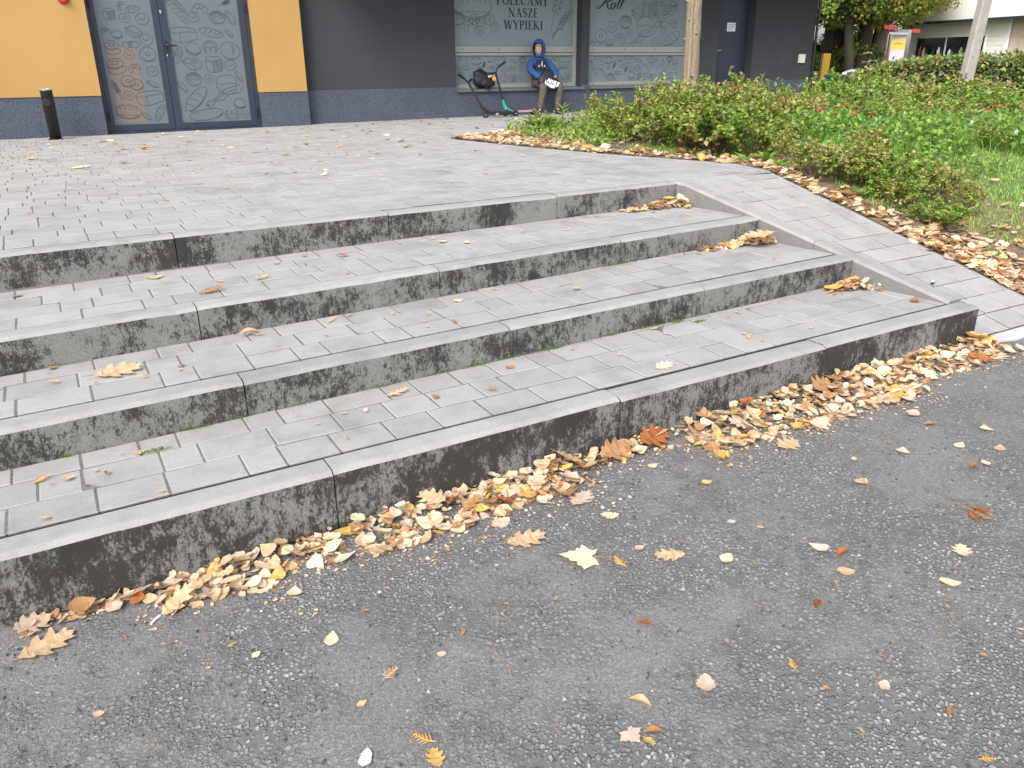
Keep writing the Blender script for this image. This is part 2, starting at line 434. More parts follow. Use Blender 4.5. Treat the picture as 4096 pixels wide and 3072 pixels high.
# ---- the flight of steps
stairs = empty('outdoor_steps'); tag(stairs, kind='structure')
r = random.Random(11)
for k in range(4):
    xs = [RC[k] + 1.2*i for i in range(-3, 3)] + [RE[k]]
    for a, b in zip(xs[:-1], xs[1:]):
        mb = MB(); g = 0.0025
        xa, xb = a + g, b - (g if b < RE[k] else 0)
        jy = r.uniform(-0.003, 0.003); jz = r.uniform(-0.003, 0.002)
        zb = -0.12 if k == 0 else RZ[k-1] - 0.06
        prof = lambda x: [(riser_y(k, x)+jy, zb), (riser_y(k, x)+jy, tread_z(k, x)+jz-0.0145), (riser_y(k, x)+jy+0.004, tread_z(k, x)+jz-0.0100), (riser_y(k, x)+jy+0.017, tread_z(k, x)+jz-0.0015),
                          (riser_y(k, x)+jy+0.026, tread_z(k, x)+jz), (riser_y(k, x)+jy+0.109, tread_z(k, x)+jz), (riser_y(k, x)+jy+0.113, tread_z(k, x)+jz-0.004), (riser_y(k, x)+jy+0.113, zb)]
        # small wobble along the arris so that the edge is not ruler-straight
        secs = [xa + (xb-xa)*min(1, max(0, (i + (r.uniform(-.35, .35) if 0 < i < 12 else 0))/12)) for i in range(13)]
        ring = []
        for i, x in enumerate(secs):
            p = prof(x); wob = (r.uniform(-0.0016, 0.0016) if r.random() > 0.07 else -0.0055) if 0 < i < 12 else 0
            ring.append([(x, y + (abs(wob) if 1 <= q <= 3 else 0), z + (wob*0.8 if 1 <= q <= 4 else 0)) for q, (y, z) in enumerate(p)])
        b0 = len(mb.v)
        for rg in ring: mb.v.extend(rg)
        n = 8
        for i in range(12):
            for q in range(n-1):
                mb.f.append((b0+i*n+q, b0+(i+1)*n+q, b0+(i+1)*n+q+1, b0+i*n+q+1)); mb.m.append(1 if q == 0 else 0)
        mb.f.append(tuple(b0+q for q in range(n))); mb.m.append(1)
        mb.f.append(tuple(b0+12*n+q for q in reversed(range(n)))); mb.m.append(1)
        o = mb.build('kerb_stone', [M['kerb'], M['riser%d' % (k+1)]], stairs)
# sloping side kerb in three lengths
def cheek_piece(y0, y1):
    mb = MB(); n = 10
    for i in range(n+1):
        y = y0 + (y1-y0)*i/n; x = cheek_x(y); z = cheek_z(y) + 0.002
        zb = z - 0.24
        mb.v.extend([(x, y, zb), (x, y, z-0.016), (x+0.012, y, z), (x+CW-0.006, y, z), (x+CW, y, z-0.008), (x+CW, y, zb)])
    for i in range(n):
        for q in range(5):
            mb.f.append((i*6+q, i*6+q+1, (i+1)*6+q+1, (i+1)*6+q)); mb.m.append(1 if q == 0 else 0)
    mb.f.append((5, 4, 3, 2, 1, 0)); mb.m.append(1)
    mb.f.append(tuple(n*6+q for q in range(6))); mb.m.append(0)
    return mb.build('side_kerb', [M['kerb'], M['cheek']], stairs)
for a, b in ((0.125, 1.0), (1.004, 2.10), (2.104, 2.272)): cheek_piece(a, b)
# bedding and stones of the three treads
mb = MB(); gp = MB()
for k in range(3):
    xa, xb = -3.8, RE[k]+0.03
    def q(mb_, y0, y1, dz0, dz1, k=k):
        mb_.face([(xa, y0(xa), tread_z(k, xa)+dz0), (xb, y0(xb), tread_z(k, xb)+dz0), (xb, y1(xb), tread_z(k, xb)+dz1), (xa, y1(xa), tread_z(k, xa)+dz1)])
    st = lambda x, k=k: RY[k] + 0.1345 + RT[k]*(x-XC); kb = lambda x, k=k: riser_y(k, x) + 0.100; en = lambda x, k=k: riser_y(k+1, x) + 0.05
    q(mb, st, en, -0.0048, -0.0048); q(gp, kb, st, -0.009, -0.009)
mb.build('joint_filling', M['joint'], stairs); 
gp.face([(-3.8, riser_y(3, -3.8)+0.10, tread_z(3, -3.8)-0.004), (3.30, riser_y(3, 3.30)+0.10, tread_z(3, 3.30)-0.004), (3.30, riser_y(3, 3.30)+0.130, tread_z(3, 3.30)-0.004), (-3.8, riser_y(3, -3.8)+0.130, tread_z(3, -3.8)-0.004)])
gp.build('joint_gap', M['joint_dirt'], stairs)
step_pavers = 0
for k in range(3):
    yy = RY[k] + 0.1325
    nrow = 0
    while yy < riser_y(k+1, 3.4) - 0.01:
        xs = row_cuts(-3.7 + r.uniform(0, 0.2), RE[k]+0.05, r)
        for a, b in zip(xs[:-1], xs[1:]):
            if b < -1.75: continue
            sh = RT[k]
            zf = lambda x, y, k=k: tread_z(k, x) - 0.002
            poly = [(a+G2, yy+G2+sh*(a-XC)), (b-G2, yy+G2+sh*(b-XC)), (b-G2, yy+ROW-G2+sh*(b-XC)), (a+G2, yy+ROW-G2+sh*(a-XC))]
            poly = clip_poly(poly, (10, riser_y(k+1, 10)-0.005), (-10, riser_y(k+1, -10)-0.005)) if True else poly
            poly = clip_poly(poly, (cheek_x(0)-0.006, 0.0), (cheek_x(3)-0.006, 3.0)) if poly else poly
            if len(poly) >= 3:
                mb = MB()
                if paver_into(mb, poly, zf, r): mb.build('paver', PV, stairs); step_pavers += 1
        yy += ROW
# ---- upper pavement in front of the shop
pavement = empty('pavement'); tag(pavement, kind='structure')
def land_z(x, y): return tread_z(3, min(x, 8.0)) + (0.0)
mb = MB()
pts = [(-30, RY[3]+0.09), (3.6, RY[3]+0.12), (4.3, 2.2)] + [(b[1], b[0]) for b in BED if b[0] > 2.3] + [(14.0, 6.45), (14.0, 9.95), (-30, 9.95)]
mb.face([(x, y, land_z(x, y) - 0.0055) for x, y in pts])
mb.build('joint_filling', M['joint'], pavement)
cand = []
yy = RY[3] + 0.1325; j = 0
while yy < Y_GRY:
    xs = row_cuts(-3.2 + r.uniform(0, 0.25), 13.6, r)
    for a, b in zip(xs[:-1], xs[1:]):
        if yy < 6.35 and a > 4.6: continue
        sh = RT[3]
        poly = [(a+G2, yy+G2), (b-G2, yy+G2), (b-G2, yy+ROW-G2), (a+G2, yy+ROW-G2)]
        if j == 0: poly = [(p[0], p[1] + sh*(p[0]-XC) if p[1] < yy+ROW/2 else p[1]) for p in poly]
        if yy < 6.45 and b > 3.2:
            for (ya, xa), (yb, xb) in zip(BED[:-1], BED[1:]):
                if ya < yy+ROW and yb > yy and yb > 2.2:
                    poly = clip_poly(poly, (xa-0.05, ya), (xb-0.05, yb))
                    if len(poly) < 3: break
        if len(poly) >= 3 and yy + ROW > Y_YEL - 0.02:
            poly = clip_poly(poly, (10, Y_YEL-0.004), (-10, Y_YEL-0.004)) if b < 2.83 else clip_poly(poly, (20, Y_GRY-0.004), (-20, Y_GRY-0.004))
        if len(poly) >= 3:
            d = math.hypot((a+b)/2 + 0.65, yy + 2.39)
            vis = (a > -1.3 - 0.02*yy)
            cand.append((d if vis else d + 100, poly))
    yy += ROW; j += 1
cand.sort(key=lambda t: t[0])
rest = MB(); nb = 0
for i, (d, poly) in enumerate(cand):
    if nb < 298:
        mb = MB()
        if paver_into(mb, poly, land_z, r): mb.build('paver', PV, pavement); nb += 1
    else:
        paver_into(rest, poly, land_z, r)
tag(rest.build('paver_field', PV, pavement), kind='stuff')
# edging strip between pavement and planting bed
def strip(name, line, w, h, zf, mt, parent):
    mb = MB(); n = len(line)
    for i, (x, y) in enumerate(line):
        a = line[max(0, i-1)]; b = line[min(n-1, i+1)]
        t = Vector((b[0]-a[0], b[1]-a[1], 0)).normalized(); nn = Vector((t.y, -t.x, 0))
        z = zf(x, y)
        for s, dz in ((-w, -0.1), (-w, h-0.006), (-w+0.006, h), (-0.006, h), (0, h-0.006), (0, -0.1)):
            mb.v.append((x+nn.x*s, y+nn.y*s, z+dz))
    for i in range(n-1):
        for q in range(5): mb.f.append((i*6+q, i*6+q+1, (i+1)*6+q+1, (i+1)*6+q)); mb.m.append(0)
    mb.f.append((0,1,2,3,4,5)); mb.m.append(0); mb.f.append(tuple((n-1)*6+q for q in (5,4,3,2,1,0))); mb.m.append(0)
    return mb.build(name, mt, parent)
front = [(b[1], b[0]) for b in BED if b[0] >= 2.25]
strip('edging', front, 0.05, 0.004, land_z, M['kerb'], pavement)
strip('edging', [(3.49, 6.47), (5.0, 6.50), (8.0, 6.55), (13.0, 6.6)], 0.05, 0.02, land_z, M['kerb'], pavement)
# ---- sloping ramp beside the steps
ramp_o = empty('ramp'); tag(ramp_o, kind='structure')
ys = [-0.011]
while ys[-1] + 0.1635 < 2.3: ys.append(ys[-1] + 0.1635)
mb = MB()
for a, b in zip(ys[:-1], ys[1:]):
    mb.face([(cheek_x(a)+CW-0.01, a, slope_z(a)-0.008), (bed_x(a), a, slope_z(a)-0.008), (bed_x(b), b, slope_z(b)-0.008), (cheek_x(b)+CW-0.01, b, slope_z(b)-0.008)])
mb.build('joint_filling', M['soil_joint'], ramp_o)
for a, b in zip(ys[:-1], ys[1:]):
    x0 = (cheek_x((a+b)/2) + CW + 0.004) if b > 0.2 else 3.628
    x1 = bed_x((a+b)/2) - 0.042
    xs = [x0]
    while xs[-1] < x1 - 0.10: xs.append(min(x1, xs[-1] + r.choice((0.131, 0.165, 0.165, 0.25))))
    xs[-1] = x1
    for p, q in zip(xs[:-1], xs[1:]):
        skew = lambda x, y: x - 0.10*(y - (a+b)/2) * (1 - (x-x0)/(x1-x0)) + (bed_x(y)-bed_x((a+b)/2))*(x-x0)/(x1-x0)
        g4 = 0.0040; poly = [(skew(p+g4, a), a+g4), (skew(q-g4, a), a+g4), (skew(q-g4, b), b-g4), (skew(p+g4, b), b-g4)]
        mb = MB()
        if paver_into(mb, poly, lambda x, y: slope_z(y), r, 0.05): mb.build('paver', PV, ramp_o)
edge = [(bed_x(y), y) for y in [-0.02, 0.1, 0.3, 0.6, 0.9, 1.2, 1.5, 1.8, 2.1, 2.25]]
strip('edging', edge, 0.04, 0.001, lambda x, y: slope_z(y), M['kerb'], ramp_o)
# a broken pale slab where the ramp runs into the road
mb = MB()
paver_into(mb, [(3.68, -0.085), (3.80, -0.12), (4.05, -0.125), (4.25, -0.10), (4.42, -0.02), (3.70, -0.02)], lambda x, y: 0.056, r, 0.06, 0.006)
mb.build('slab', [M['slab'], M['slab']], ramp_o)

# ------------------------------------------------------------------ lawn and planting bed
def bumps(x, y):
    return 0.018*math.sin(1.9*x+0.7*y) + 0.014*math.sin(3.1*y-1.3*x+1.0) + 0.008*math.sin(7.3*x+2.0)*math.sin(6.1*y)
def lawn_z(x, y):
    e = max(0.0, min(1.0, (x - bed_x(min(y, 6.4)))/0.6))
    rise = 0.05*min(1.0, max(0.0, (x - bed_x(min(y, 6.4)))/2.0))
    return slope_z(y) + 0.004 + e*(bumps(x, y) + 0.02) + rise
mb = MB()
LYS = [-0.2 + 0.1*i for i in range(67)]
LUS = [0.0, 0.03, 0.08, 0.16, 0.28, 0.45, 0.7, 1.0, 1.4, 1.9, 2.5, 3.2, 4.0, 5.0, 6.2, 7.6, 9.2, 11.0]
for y in LYS:
    yc = min(y, 6.40)
    for u in LUS:
        x = bed_x(yc) + u*(1 + 0.0*y)
        mb.v.append((x, yc, lawn_z(x, yc)))
nx = len(LUS)
for j in range(len(LYS)-1):
    for i in range(nx-1):
        a = j*nx+i
        mb.f.append((a, a+1, a+1+nx, a+nx)); mb.m.append(0 if LUS[i] > 1.0 and LYS[j] < 3.2 else 1)
lawn = mb.build('lawn', [M['lawn_soil'], M['soil']], smooth=True); tag(lawn, kind='structure')
# ------------------------------------------------------------------ the shop building
M['yellow_wall'] = m_plaster('yellow_plaster', (0.42, 0.262, 0.092), 0, 0.05)
M['grey_wall'] = m_plaster('graphite_plaster', (0.050, 0.053, 0.058), 0, 0.12)
M['plinth'] = m_plaster('granite_mosaic_plaster', (0.072, 0.084, 0.110), 0.5, 0.08)
M['door_metal'] = plain('anthracite_metal', (0.022, 0.032, 0.052), 0.42, 0.05, 3.0)
M['film'] = plain('frosted_film', (0.118, 0.141, 0.161), 0.24, 0.04, 1.2)
M['film_w'] = plain('frosted_window_film', (0.185, 0.224, 0.243), 0.24, 0.04, 1.2)
M['reflection_tone'] = plain('painted_reflection', (0.165, 0.135, 0.117), 0.55, 0.05, 2.0)  # beige colour standing in for the warm reflection in the left door pane
M['print'] = plain('grey_print', (0.060, 0.068, 0.075), 0.6, 0.05)
M['letter'] = plain('dark_lettering', (0.018, 0.024, 0.03), 0.5, 0.05)
M['pvc'] = plain('pale_window_frame', (0.29, 0.305, 0.275), 0.45, 0.04, 3.0)
M['sill'] = plain('grey_sheet_sill', (0.16, 0.175, 0.19), 0.4, 0.08, 4.0, 0, 0.4)
M['steel'] = plain('brushed_steel', (0.55, 0.56, 0.57), 0.35, 0.08, 20.0, 0, 0.8)
M['black'] = plain('black_metal', (0.012, 0.013, 0.015), 0.45, 0.1)
M['paper'] = plain('white_paper', (0.68, 0.70, 0.71), 0.7, 0.03)
M['cream_box'] = plain('cream_plastic', (0.60, 0.58, 0.48), 0.5, 0.05)
M['roof'] = plain('roof_soffit', (0.05, 0.05, 0.055), 0.8, 0.1)
M['side_door'] = plain('dark_blue_door', (0.028, 0.035, 0.055), 0.45, 0.06)
M['white'] = plain('white_paint', (0.78, 0.78, 0.78), 0.5, 0.03)
M['red'] = plain('red_paint', (0.50, 0.03, 0.025), 0.45, 0.08)

shop = empty('bakery_building', (4.0, Y_GRY, 0.65))
tag(shop, 'yellow and graphite grey bakery building with printed windows and a double door', 'building')
def S(name, mb, mats, parent=None, smooth=False):
    """a part of the shop: geometry is given in world metres"""
    off = Vector((4.0, Y_GRY, 0.65))
    mb.v = [(v[0]-off.x, v[1]-off.y, v[2]-off.z) for v in mb.v]
    return mb.build(name, mats, parent or shop, smooth)
def wall_grid(mb, xs, zs, holes, y, depth, mi=0, mr=None):
    """wall face at y with openings (x0,x1,z0,z1) whose reveals run back by depth"""
    xs = sorted(set(xs + [h[0] for h in holes] + [h[1] for h in holes])); zs = sorted(set(zs + [h[2] for h in holes] + [h[3] for h in holes]))
    def inh(x, z): return any(h[0] < x < h[1] and h[2] < z < h[3] for h in holes)
    for a, b in zip(xs[:-1], xs[1:]):
        for c, d in zip(zs[:-1], zs[1:]):
            if not inh((a+b)/2, (c+d)/2): mb.face([(a,y,c),(b,y,c),(b,y,d),(a,y,d)], mi)
    mr = mi if mr is None else mr
    for x0, x1, z0, z1 in holes:
        y2 = y + depth
        mb.face([(x0,y,z0),(x0,y,z1),(x0,y2,z1),(x0,y2,z0)], mr); mb.face([(x1,y,z1),(x1,y,z0),(x1,y2,z0),(x1,y2,z1)], mr)
        mb.face([(x0,y,z1),(x1,y,z1),(x1,y2,z1),(x0,y2,z1)], mr); mb.face([(x0,y,z0),(x0,y2,z0),(x1,y2,z0),(x1,y,z0)], mr)
ZB, ZP, ZT = 0.40, 1.122, 3.6
mb = MB(); mb.box(-9.0, 0.150, Y_YEL, Y_YEL+1.0, ZP, ZT); mb.box(2.162, 2.822, Y_YEL, Y_YEL+1.0, ZP, ZT); mb.box(0.1502, 2.1618, Y_YEL, Y_YEL+1.0, 2.95, ZT)
yw = S('yellow_wall', mb, M['yellow_wall'])
mb = MB(); mb.box(-9.0, 0.147, Y_YEL+0.010, Y_YEL+1.0, ZB, ZP-0.0005); mb.box(2.166, 2.832, Y_YEL+0.010, Y_YEL+1.0, ZB, ZP-0.0005)
S('plinth', mb, M['plinth'])
mb = MB()
wall_grid(mb, [2.80, 13.25], [ZP, ZT], [(5.27, 7.64, ZP-0.03, 2.72), (7.80, 10.21, ZP-0.03, 2.72), (10.70, 11.60, ZP-0.001, 2.60)], Y_GRY, 0.20)
mb.face([(13.25,Y_GRY,ZP),(13.25,20,ZP),(13.25,20,ZT),(13.25,Y_GRY,ZT)]); mb.face([(-9,20,ZB),(-9,20,ZT),(13.25,20,ZT),(13.25,20,ZB)])
gw = S('grey_wall', mb, M['grey_wall'])
mb = MB()
wall_grid(mb, [2.80, 13.262], [ZB, ZP-0.03], [(10.70, 11.60, ZB, ZP-0.03)], Y_GRY-0.012, 0.21)
for a, b in ((2.80, 5.27), (7.64, 7.80), (10.21, 10.70), (11.60, 13.262)):
    mb.face([(a,Y_GRY-0.012,ZP-0.03),(b,Y_GRY-0.012,ZP-0.03),(b,Y_GRY-0.012,ZP),(a,Y_GRY-0.012,ZP)])
    mb.face([(a,Y_GRY-0.012,ZP),(b,Y_GRY-0.012,ZP),(b,Y_GRY,ZP+0.002),(a,Y_GRY,ZP+0.002)])
mb.face([(13.262,Y_GRY-0.012,ZB),(13.262,20,ZB),(13.262,20,ZP),(13.262,Y_GRY-0.012,ZP)])
S('plinth', mb, M['plinth'])
mb = MB(); mb.box(-9.0, 13.6, Y_GRY+0.0, 20.2, ZT+0.001, ZT+0.35); rf = S('roof', mb, M['roof'])
mb = MB(); mb.box(2.9, 13.7, Y_GRY-1.15, Y_GRY-0.002, 3.02, 3.30); S('canopy', mb, M['roof'])
mb = MB(); mb.box(13.255, 13.30, Y_GRY-0.045, Y_GRY-0.002, 0.6, 3.0, 0, 0.008); S('corner_trim', mb, M['black'])

# ---- line drawings printed on the panes
def el(cx, cy, rx, ry, a0=0, a1=360, n=22):
    return [(cx+rx*math.cos(R_(a0+(a1-a0)*i/n)), cy+ry*math.sin(R_(a0+(a1-a0)*i/n))) for i in range(n+1)]
def ln(*p): return list(p)
def drawing(t):
    if t == 'roll': return [el(0,0,.5,.42), el(-.02,.08,.22,.16,150,380)]
    if t == 'bun': return [el(0,0,.5,.44)] + [ln((.3*math.cos(a),.26*math.sin(a)), (.08*math.cos(a+.4),.08*math.sin(a+.4))) for a in (0.3,1.4,2.5,3.6,4.7,5.7)]
    if t == 'bun2': return [el(0,0,.5,.42), el(0,.05,.5,.30,190,350), el(0,-.04,.44,.28,200,340)]
    if t == 'donut': return [el(0,0,.5,.45), el(0,.03,.15,.12), el(0,-.03,.40,.34,200,330)]
    if t == 'swirl': return [el(0,0,.5,.40), el(0,.06,.40,.30,-30,260), el(0,.10,.28,.21,-60,240), el(0,.14,.15,.11,-60,280), el(0,-.12,.46,.24,190,350)]
    if t == 'croissant': return [el(0,-.12,.5,.46,-10,190), el(0,-.16,.22,.22,0,180), ln((-.5,-.2),(-.36,-.3),(-.22,-.16)), ln((.5,-.2),(.36,-.3),(.22,-.16)), ln((-.3,.22),(-.14,.02)), ln((.3,.22),(.14,.02)), ln((0,.33),(0,.06))]
    if t == 'bean': return [el(0,0,.5,.2), el(.02,.02,.42,.12,200,340)]
    if t == 'baton': return [el(0,0,.5,.17)] + [ln((x-.05,-.06),(x+.06,.10)) for x in (-.25,-.05,.15,.3)]
    if t == 'baguette': return [el(0,0,.5,.085)] + [ln((x-.04,-.04),(x+.05,.05)) for x in (-.36,-.22,-.08,.06,.2,.34)]
    if t == 'loaf': return [el(0,0,.5,.24)] + [ln((x-.06,-.05),(x+.06,.16)) for x in (-.25,0,.22)]
    if t == 'loaf3d': return [[(-.5,-.12),(-.5,.14),(-.4,.24),(-.15,.28),(.3,.25),(.46,.18),(.5,.02),(.48,-.16),(-.1,-.27),(-.36,-.24),(-.5,-.12)], [(-.48,.12),(-.3,.06),(-.16,.08),(-.12,-.26)], [(-.16,.08),(.2,.12),(.46,.1)]]
    if t == 'cutloaf': return [el(0,0,.5,.27), el(0,-.04,.49,.27,195,345)] + [[(x-.05,.22),(x,.10),(x+.04,.06)] for x in (-.3,-.14,.02,.18,.32)] + [[(x,-.16),(x+.06,-.12),(x+.12,-.17)] for x in (-.34,-.2,-.04,.12,.26)]
    if t == 'cutloaf2': return [el(0,0,.5,.19), el(0,-.03,.49,.18,200,340)] + [[(x-.05,.12),(x+.01,.03),(x+.05,-.12)] for x in (-.28,-.05,.18)]
    if t == 'longloaf': return [el(0,0,.5,.15), el(0,-.02,.48,.14,195,345)] + [ln((x,y),(x+.02,y+.012)) for x,y in ((-.3,.02),(-.2,.07),(-.1,-.02),(0,.06),(.1,0),(.2,.06),(.3,.02),(-.05,.09),(.15,.09))]
    if t == 'cutround': return [el(0,0,.5,.40), el(0,-.04,.48,.38,200,340), ln((-.05,.3),(.1,.1),(.2,-.12)), ln((.03,.31),(.17,.12),(.2,-.12))]
    if t == 'wedge': return [[(-.5,.12),(-.2,.3),(.25,.28),(.48,.08),(.4,-.14),(.08,-.3),(-.2,-.14),(-.5,.12)], [(-.5,.12),(-.1,.04),(.1,-.1),(.08,-.3)], el(.1,.12,.12,.07)]
    if t == 'sliced': return [[(-.46,-.3),(-.5,.2),(-.36,.42),(.3,.46),(.48,.3),(.48,-.34),(.2,-.48),(-.3,-.46),(-.46,-.3)], ln((-.5,.2),(-.1,.16),(.48,.3))] + [ln((x,.16+.2*max(0,x)),(x+.02,-.42)) for x in (-.1,0,.1,.2,.3,.4)]
    if t == 'sandwich': return [[(-.5,.12),(-.05,.4),(.5,.14),(.1,-.08),(-.5,.12)], [(-.5,.12),(-.48,-.04),(.08,-.26),(.5,-.02),(.5,.14)], [(-.46,-.08),(-.44,-.2),(.08,-.42),(.46,-.18),(.48,-.04)]]
    if t in ('cups', 'burger'): return [el(0,.16,.44,.28), el(.02,-.1,.5,.3,175,365), ln((-.44,.14),(-.3,.0),(-.1,-.08),(.1,-.04),(.3,-.02),(.46,-.08)), el(0,.2,.2,.1)]
    if t == 'twist': return [el(-.22,0,.28,.2), el(.22,0,.28,.2), el(0,0,.16,.17,60,250)]
    if t == 'pretzel': return [el(0,0,.5,.42,-60,240), el(-.2,-.14,.17,.17,-30,230), el(.2,-.14,.17,.17,-50,210), el(0,0,.36,.30,-20,200)]
    if t == 'bread': return [[(-.4,-.36),(-.5,.05),(-.46,.34),(-.2,.46),(.2,.48),(.46,.34),(.5,.05),(.38,-.34),(.05,-.46),(-.4,-.36)], ln((-.46,.1),(-.2,.02),(.1,.1),(.46,.06)), ln((-.3,-.1),(-.2,-.36))]
    if t == 'board': return [[(-.5,-.12),(-.42,-.02),(-.3,-.03),(.1,.14),(.45,.13),(.5,.06),(.4,-.04),(.1,-.02),(-.08,-.1),(-.22,-.06),(-.36,-.14),(-.46,-.19),(-.5,-.12)], el(-.45,-.11,.025,.025), ln((-.3,-.07),(.0,.03),(.3,.06))]
    if t == 'wheat': return [ln((-.5,0),(0,.02),(.5,0))] + [el(x,s*.07,.07,.035) for x in (.0,.12,.24,.36) for s in (-1,1)] + [ln((.45,0),(.6,.06)), ln((.45,0),(.6,-.06))]
    if t == 'stalk': return [el(0,-.2,.5,.3,20,160), el(0,-.3,.5,.34,25,155)]
    return [el(0,0,.5,.4)]
def ribbon(mb, pts, w, y, mi=0):
    """flat printed stroke in the plane y"""
    pts = [p for i, p in enumerate(pts) if i == 0 or math.hypot(p[0]-pts[i-1][0], p[1]-pts[i-1][1]) > 1e-5]
    n = len(pts)
    if n < 2: return
    L, Rr = [], []
    for i in range(n):
        a = pts[max(0, i-1)]; b = pts[min(n-1, i+1)]
        dx, dy = b[0]-a[0], b[1]-a[1]; l = math.hypot(dx, dy) or 1
        ww = w[i] if hasattr(w, '__len__') else w
        L.append((pts[i][0]-dy/l*ww/2, y, pts[i][1]+dx/l*ww/2)); Rr.append((pts[i][0]+dy/l*ww/2, y, pts[i][1]-dx/l*ww/2))
    for i in range(n-1): mb.face([Rr[i], Rr[i+1], L[i+1], L[i]], mi)
def prints(lst, y, clip, lw=0.0075):
    mb = MB(); rr = random.Random(3); k = 0
    for t, x, z, w, a in lst:
        ca, sa = math.cos(R_(a)), math.sin(R_(a))
        for pl in drawing(t):
            q = [(x + w*(px*ca - pz*sa) + rr.uniform(-.004,.004), z + w*(px*sa + pz*ca) + rr.uniform(-.004,.004)) for px, pz in pl]
            seg = []; k += 1
            yy = y - 0.00002*(k % 40)
            for p in q + [None]:
                if p and clip[0] < p[0] < clip[1] and clip[2] < p[1] < clip[3]: seg.append(p)
                else:
                    if len(seg) > 1: ribbon(mb, seg, lw*(0.7+0.5*min(1, w/0.2)), yy)
                    seg = []
    return mb
DOOR_L = [('sliced',0.419,2.089,0.142,0),('bun',0.596,2.045,0.125,0),('roll',0.803,2.039,0.157,10),('croissant',0.568,2.186,0.105,60),('loaf',0.706,2.151,0.165,10),('croissant',0.351,1.89,0.104,0),('bun2',0.472,1.848,0.125,0),('sandwich',0.676,1.888,0.196,-10),('roll',0.811,1.793,0.159,0),('cups',0.387,1.689,0.192,0),('twist',0.615,1.728,0.196,5),('donut',0.801,1.611,0.2,0),('roll',0.576,1.611,0.127,0),('burger',0.396,1.465,0.223,10),('croissant',0.611,1.444,0.148,20),('roll',0.823,1.407,0.141,0),('donut',0.506,1.286,0.167,0),('donut',0.606,1.239,0.159,5),('bean',0.802,1.246,0.152,-30),('wheat',0.368,1.168,0.245,110),('bun',0.491,1.11,0.128,0),('loaf3d',0.749,1.074,0.337,5),('cutloaf',0.452,0.913,0.31,-5),('bean',0.666,0.844,0.132,-40),('baton',0.836,0.885,0.227,60)]
DOOR_R = [('baguette',1.236,2.144,0.411,-52),('baguette',1.276,2.212,0.266,-52),('croissant',1.529,2.165,0.198,0),('roll',1.438,2.07,0.145,0),('swirl',1.74,2.07,0.203,0),('bean',1.91,2.073,0.195,-60),('wheat',1.849,2.246,0.171,20),('loaf3d',1.282,1.85,0.343,0),('baton',1.64,1.884,0.31,-12),('bean',1.873,1.876,0.13,-50),('baton',1.173,1.6,0.227,65),('bun2',1.375,1.676,0.189,-20),('pretzel',1.599,1.701,0.192,0),('cutround',1.855,1.661,0.263,-20),('wedge',1.342,1.488,0.264,0),('sliced',1.622,1.486,0.216,0),('roll',1.83,1.475,0.153,0),('swirl',1.33,1.299,0.212,0),('bun',1.531,1.301,0.129,0),('bean',1.174,1.203,0.167,-50),('bean',1.931,1.327,0.155,-60),('bread',1.752,1.219,0.275,0),('board',1.702,1.087,0.558,15),('cutloaf2',1.32,1.049,0.409,45),('bun2',1.896,0.97,0.168,-10),('longloaf',1.429,0.844,0.46,8),('pretzel',1.772,0.833,0.189,180),('roll',1.951,0.832,0.113,0)]
W1U = [('cutloaf',5.686,2.326,0.674,0),('swirl',5.422,2.127,0.238,0),('croissant',5.638,2.033,0.243,20),('roll',5.711,2.124,0.182,0),('roll',5.821,2.093,0.163,0),('bun',5.985,2.115,0.175,0),('bun',5.797,1.957,0.164,0),('bun',6.086,2.014,0.156,0),('wheat',7.246,2.287,0.754,72),('wheat',7.339,2.073,0.504,48),('stalk',7.262,1.951,0.273,35)]
W1L = [('roll',5.431,1.532,0.091,0),('roll',5.556,1.536,0.081,0),('cutloaf',5.729,1.509,0.206,0),('bun2',5.983,1.516,0.084,0),('loaf3d',6.172,1.507,0.224,0),('donut',5.539,1.425,0.122,0),('wheat',5.856,1.431,0.146,65),('baguette',5.406,1.393,0.305,-60),('croissant',5.442,1.257,0.142,-30),('wedge',6.033,1.396,0.137,0),('baton',6.417,1.505,0.162,-15),('swirl',6.59,1.522,0.131,0),('donut',6.245,1.385,0.118,0),('pretzel',6.39,1.384,0.119,0),('roll',6.546,1.4,0.109,0),('cutround',6.243,1.246,0.129,0),('sliced',6.398,1.244,0.13,0),('bun',6.546,1.242,0.099,0),('croissant',7.19,1.519,0.114,0),('roll',7.269,1.537,0.091,0),('bread',7.419,1.474,0.209,0),('board',7.375,1.393,0.279,10),('donut',7.515,1.319,0.14,0),('bun',7.308,1.231,0.104,0),('pretzel',7.443,1.211,0.128,180),('roll',7.54,1.228,0.094,0)]
W2U = [('donut',8.169,1.897,0.253,0),('roll',8.408,2.044,0.207,20),('swirl',8.68,2.129,0.26,0),('croissant',8.583,1.864,0.223,-20),('bun2',8.36,1.79,0.134,0),('bun',8.771,1.957,0.15,0),('bread',9.129,2.053,0.359,0),('board',9.057,1.886,0.7,18),('sandwich',8.931,2.269,0.251,-10),('sliced',9.214,2.365,0.306,0),('bun',9.395,2.26,0.142,0),('cups',9.604,2.301,0.222,30),('twist',9.49,2.104,0.274,5),('wedge',9.764,2.108,0.212,0),('roll',9.548,1.955,0.144,0),('cutloaf2',9.745,1.872,0.402,30),('roll',9.389,1.798,0.196,0),('croissant',7.994,1.806,0.095,0),('roll',9.487,2.463,0.155,0),('donut',9.731,2.488,0.21,0),('bun',9.792,2.388,0.105,0)]
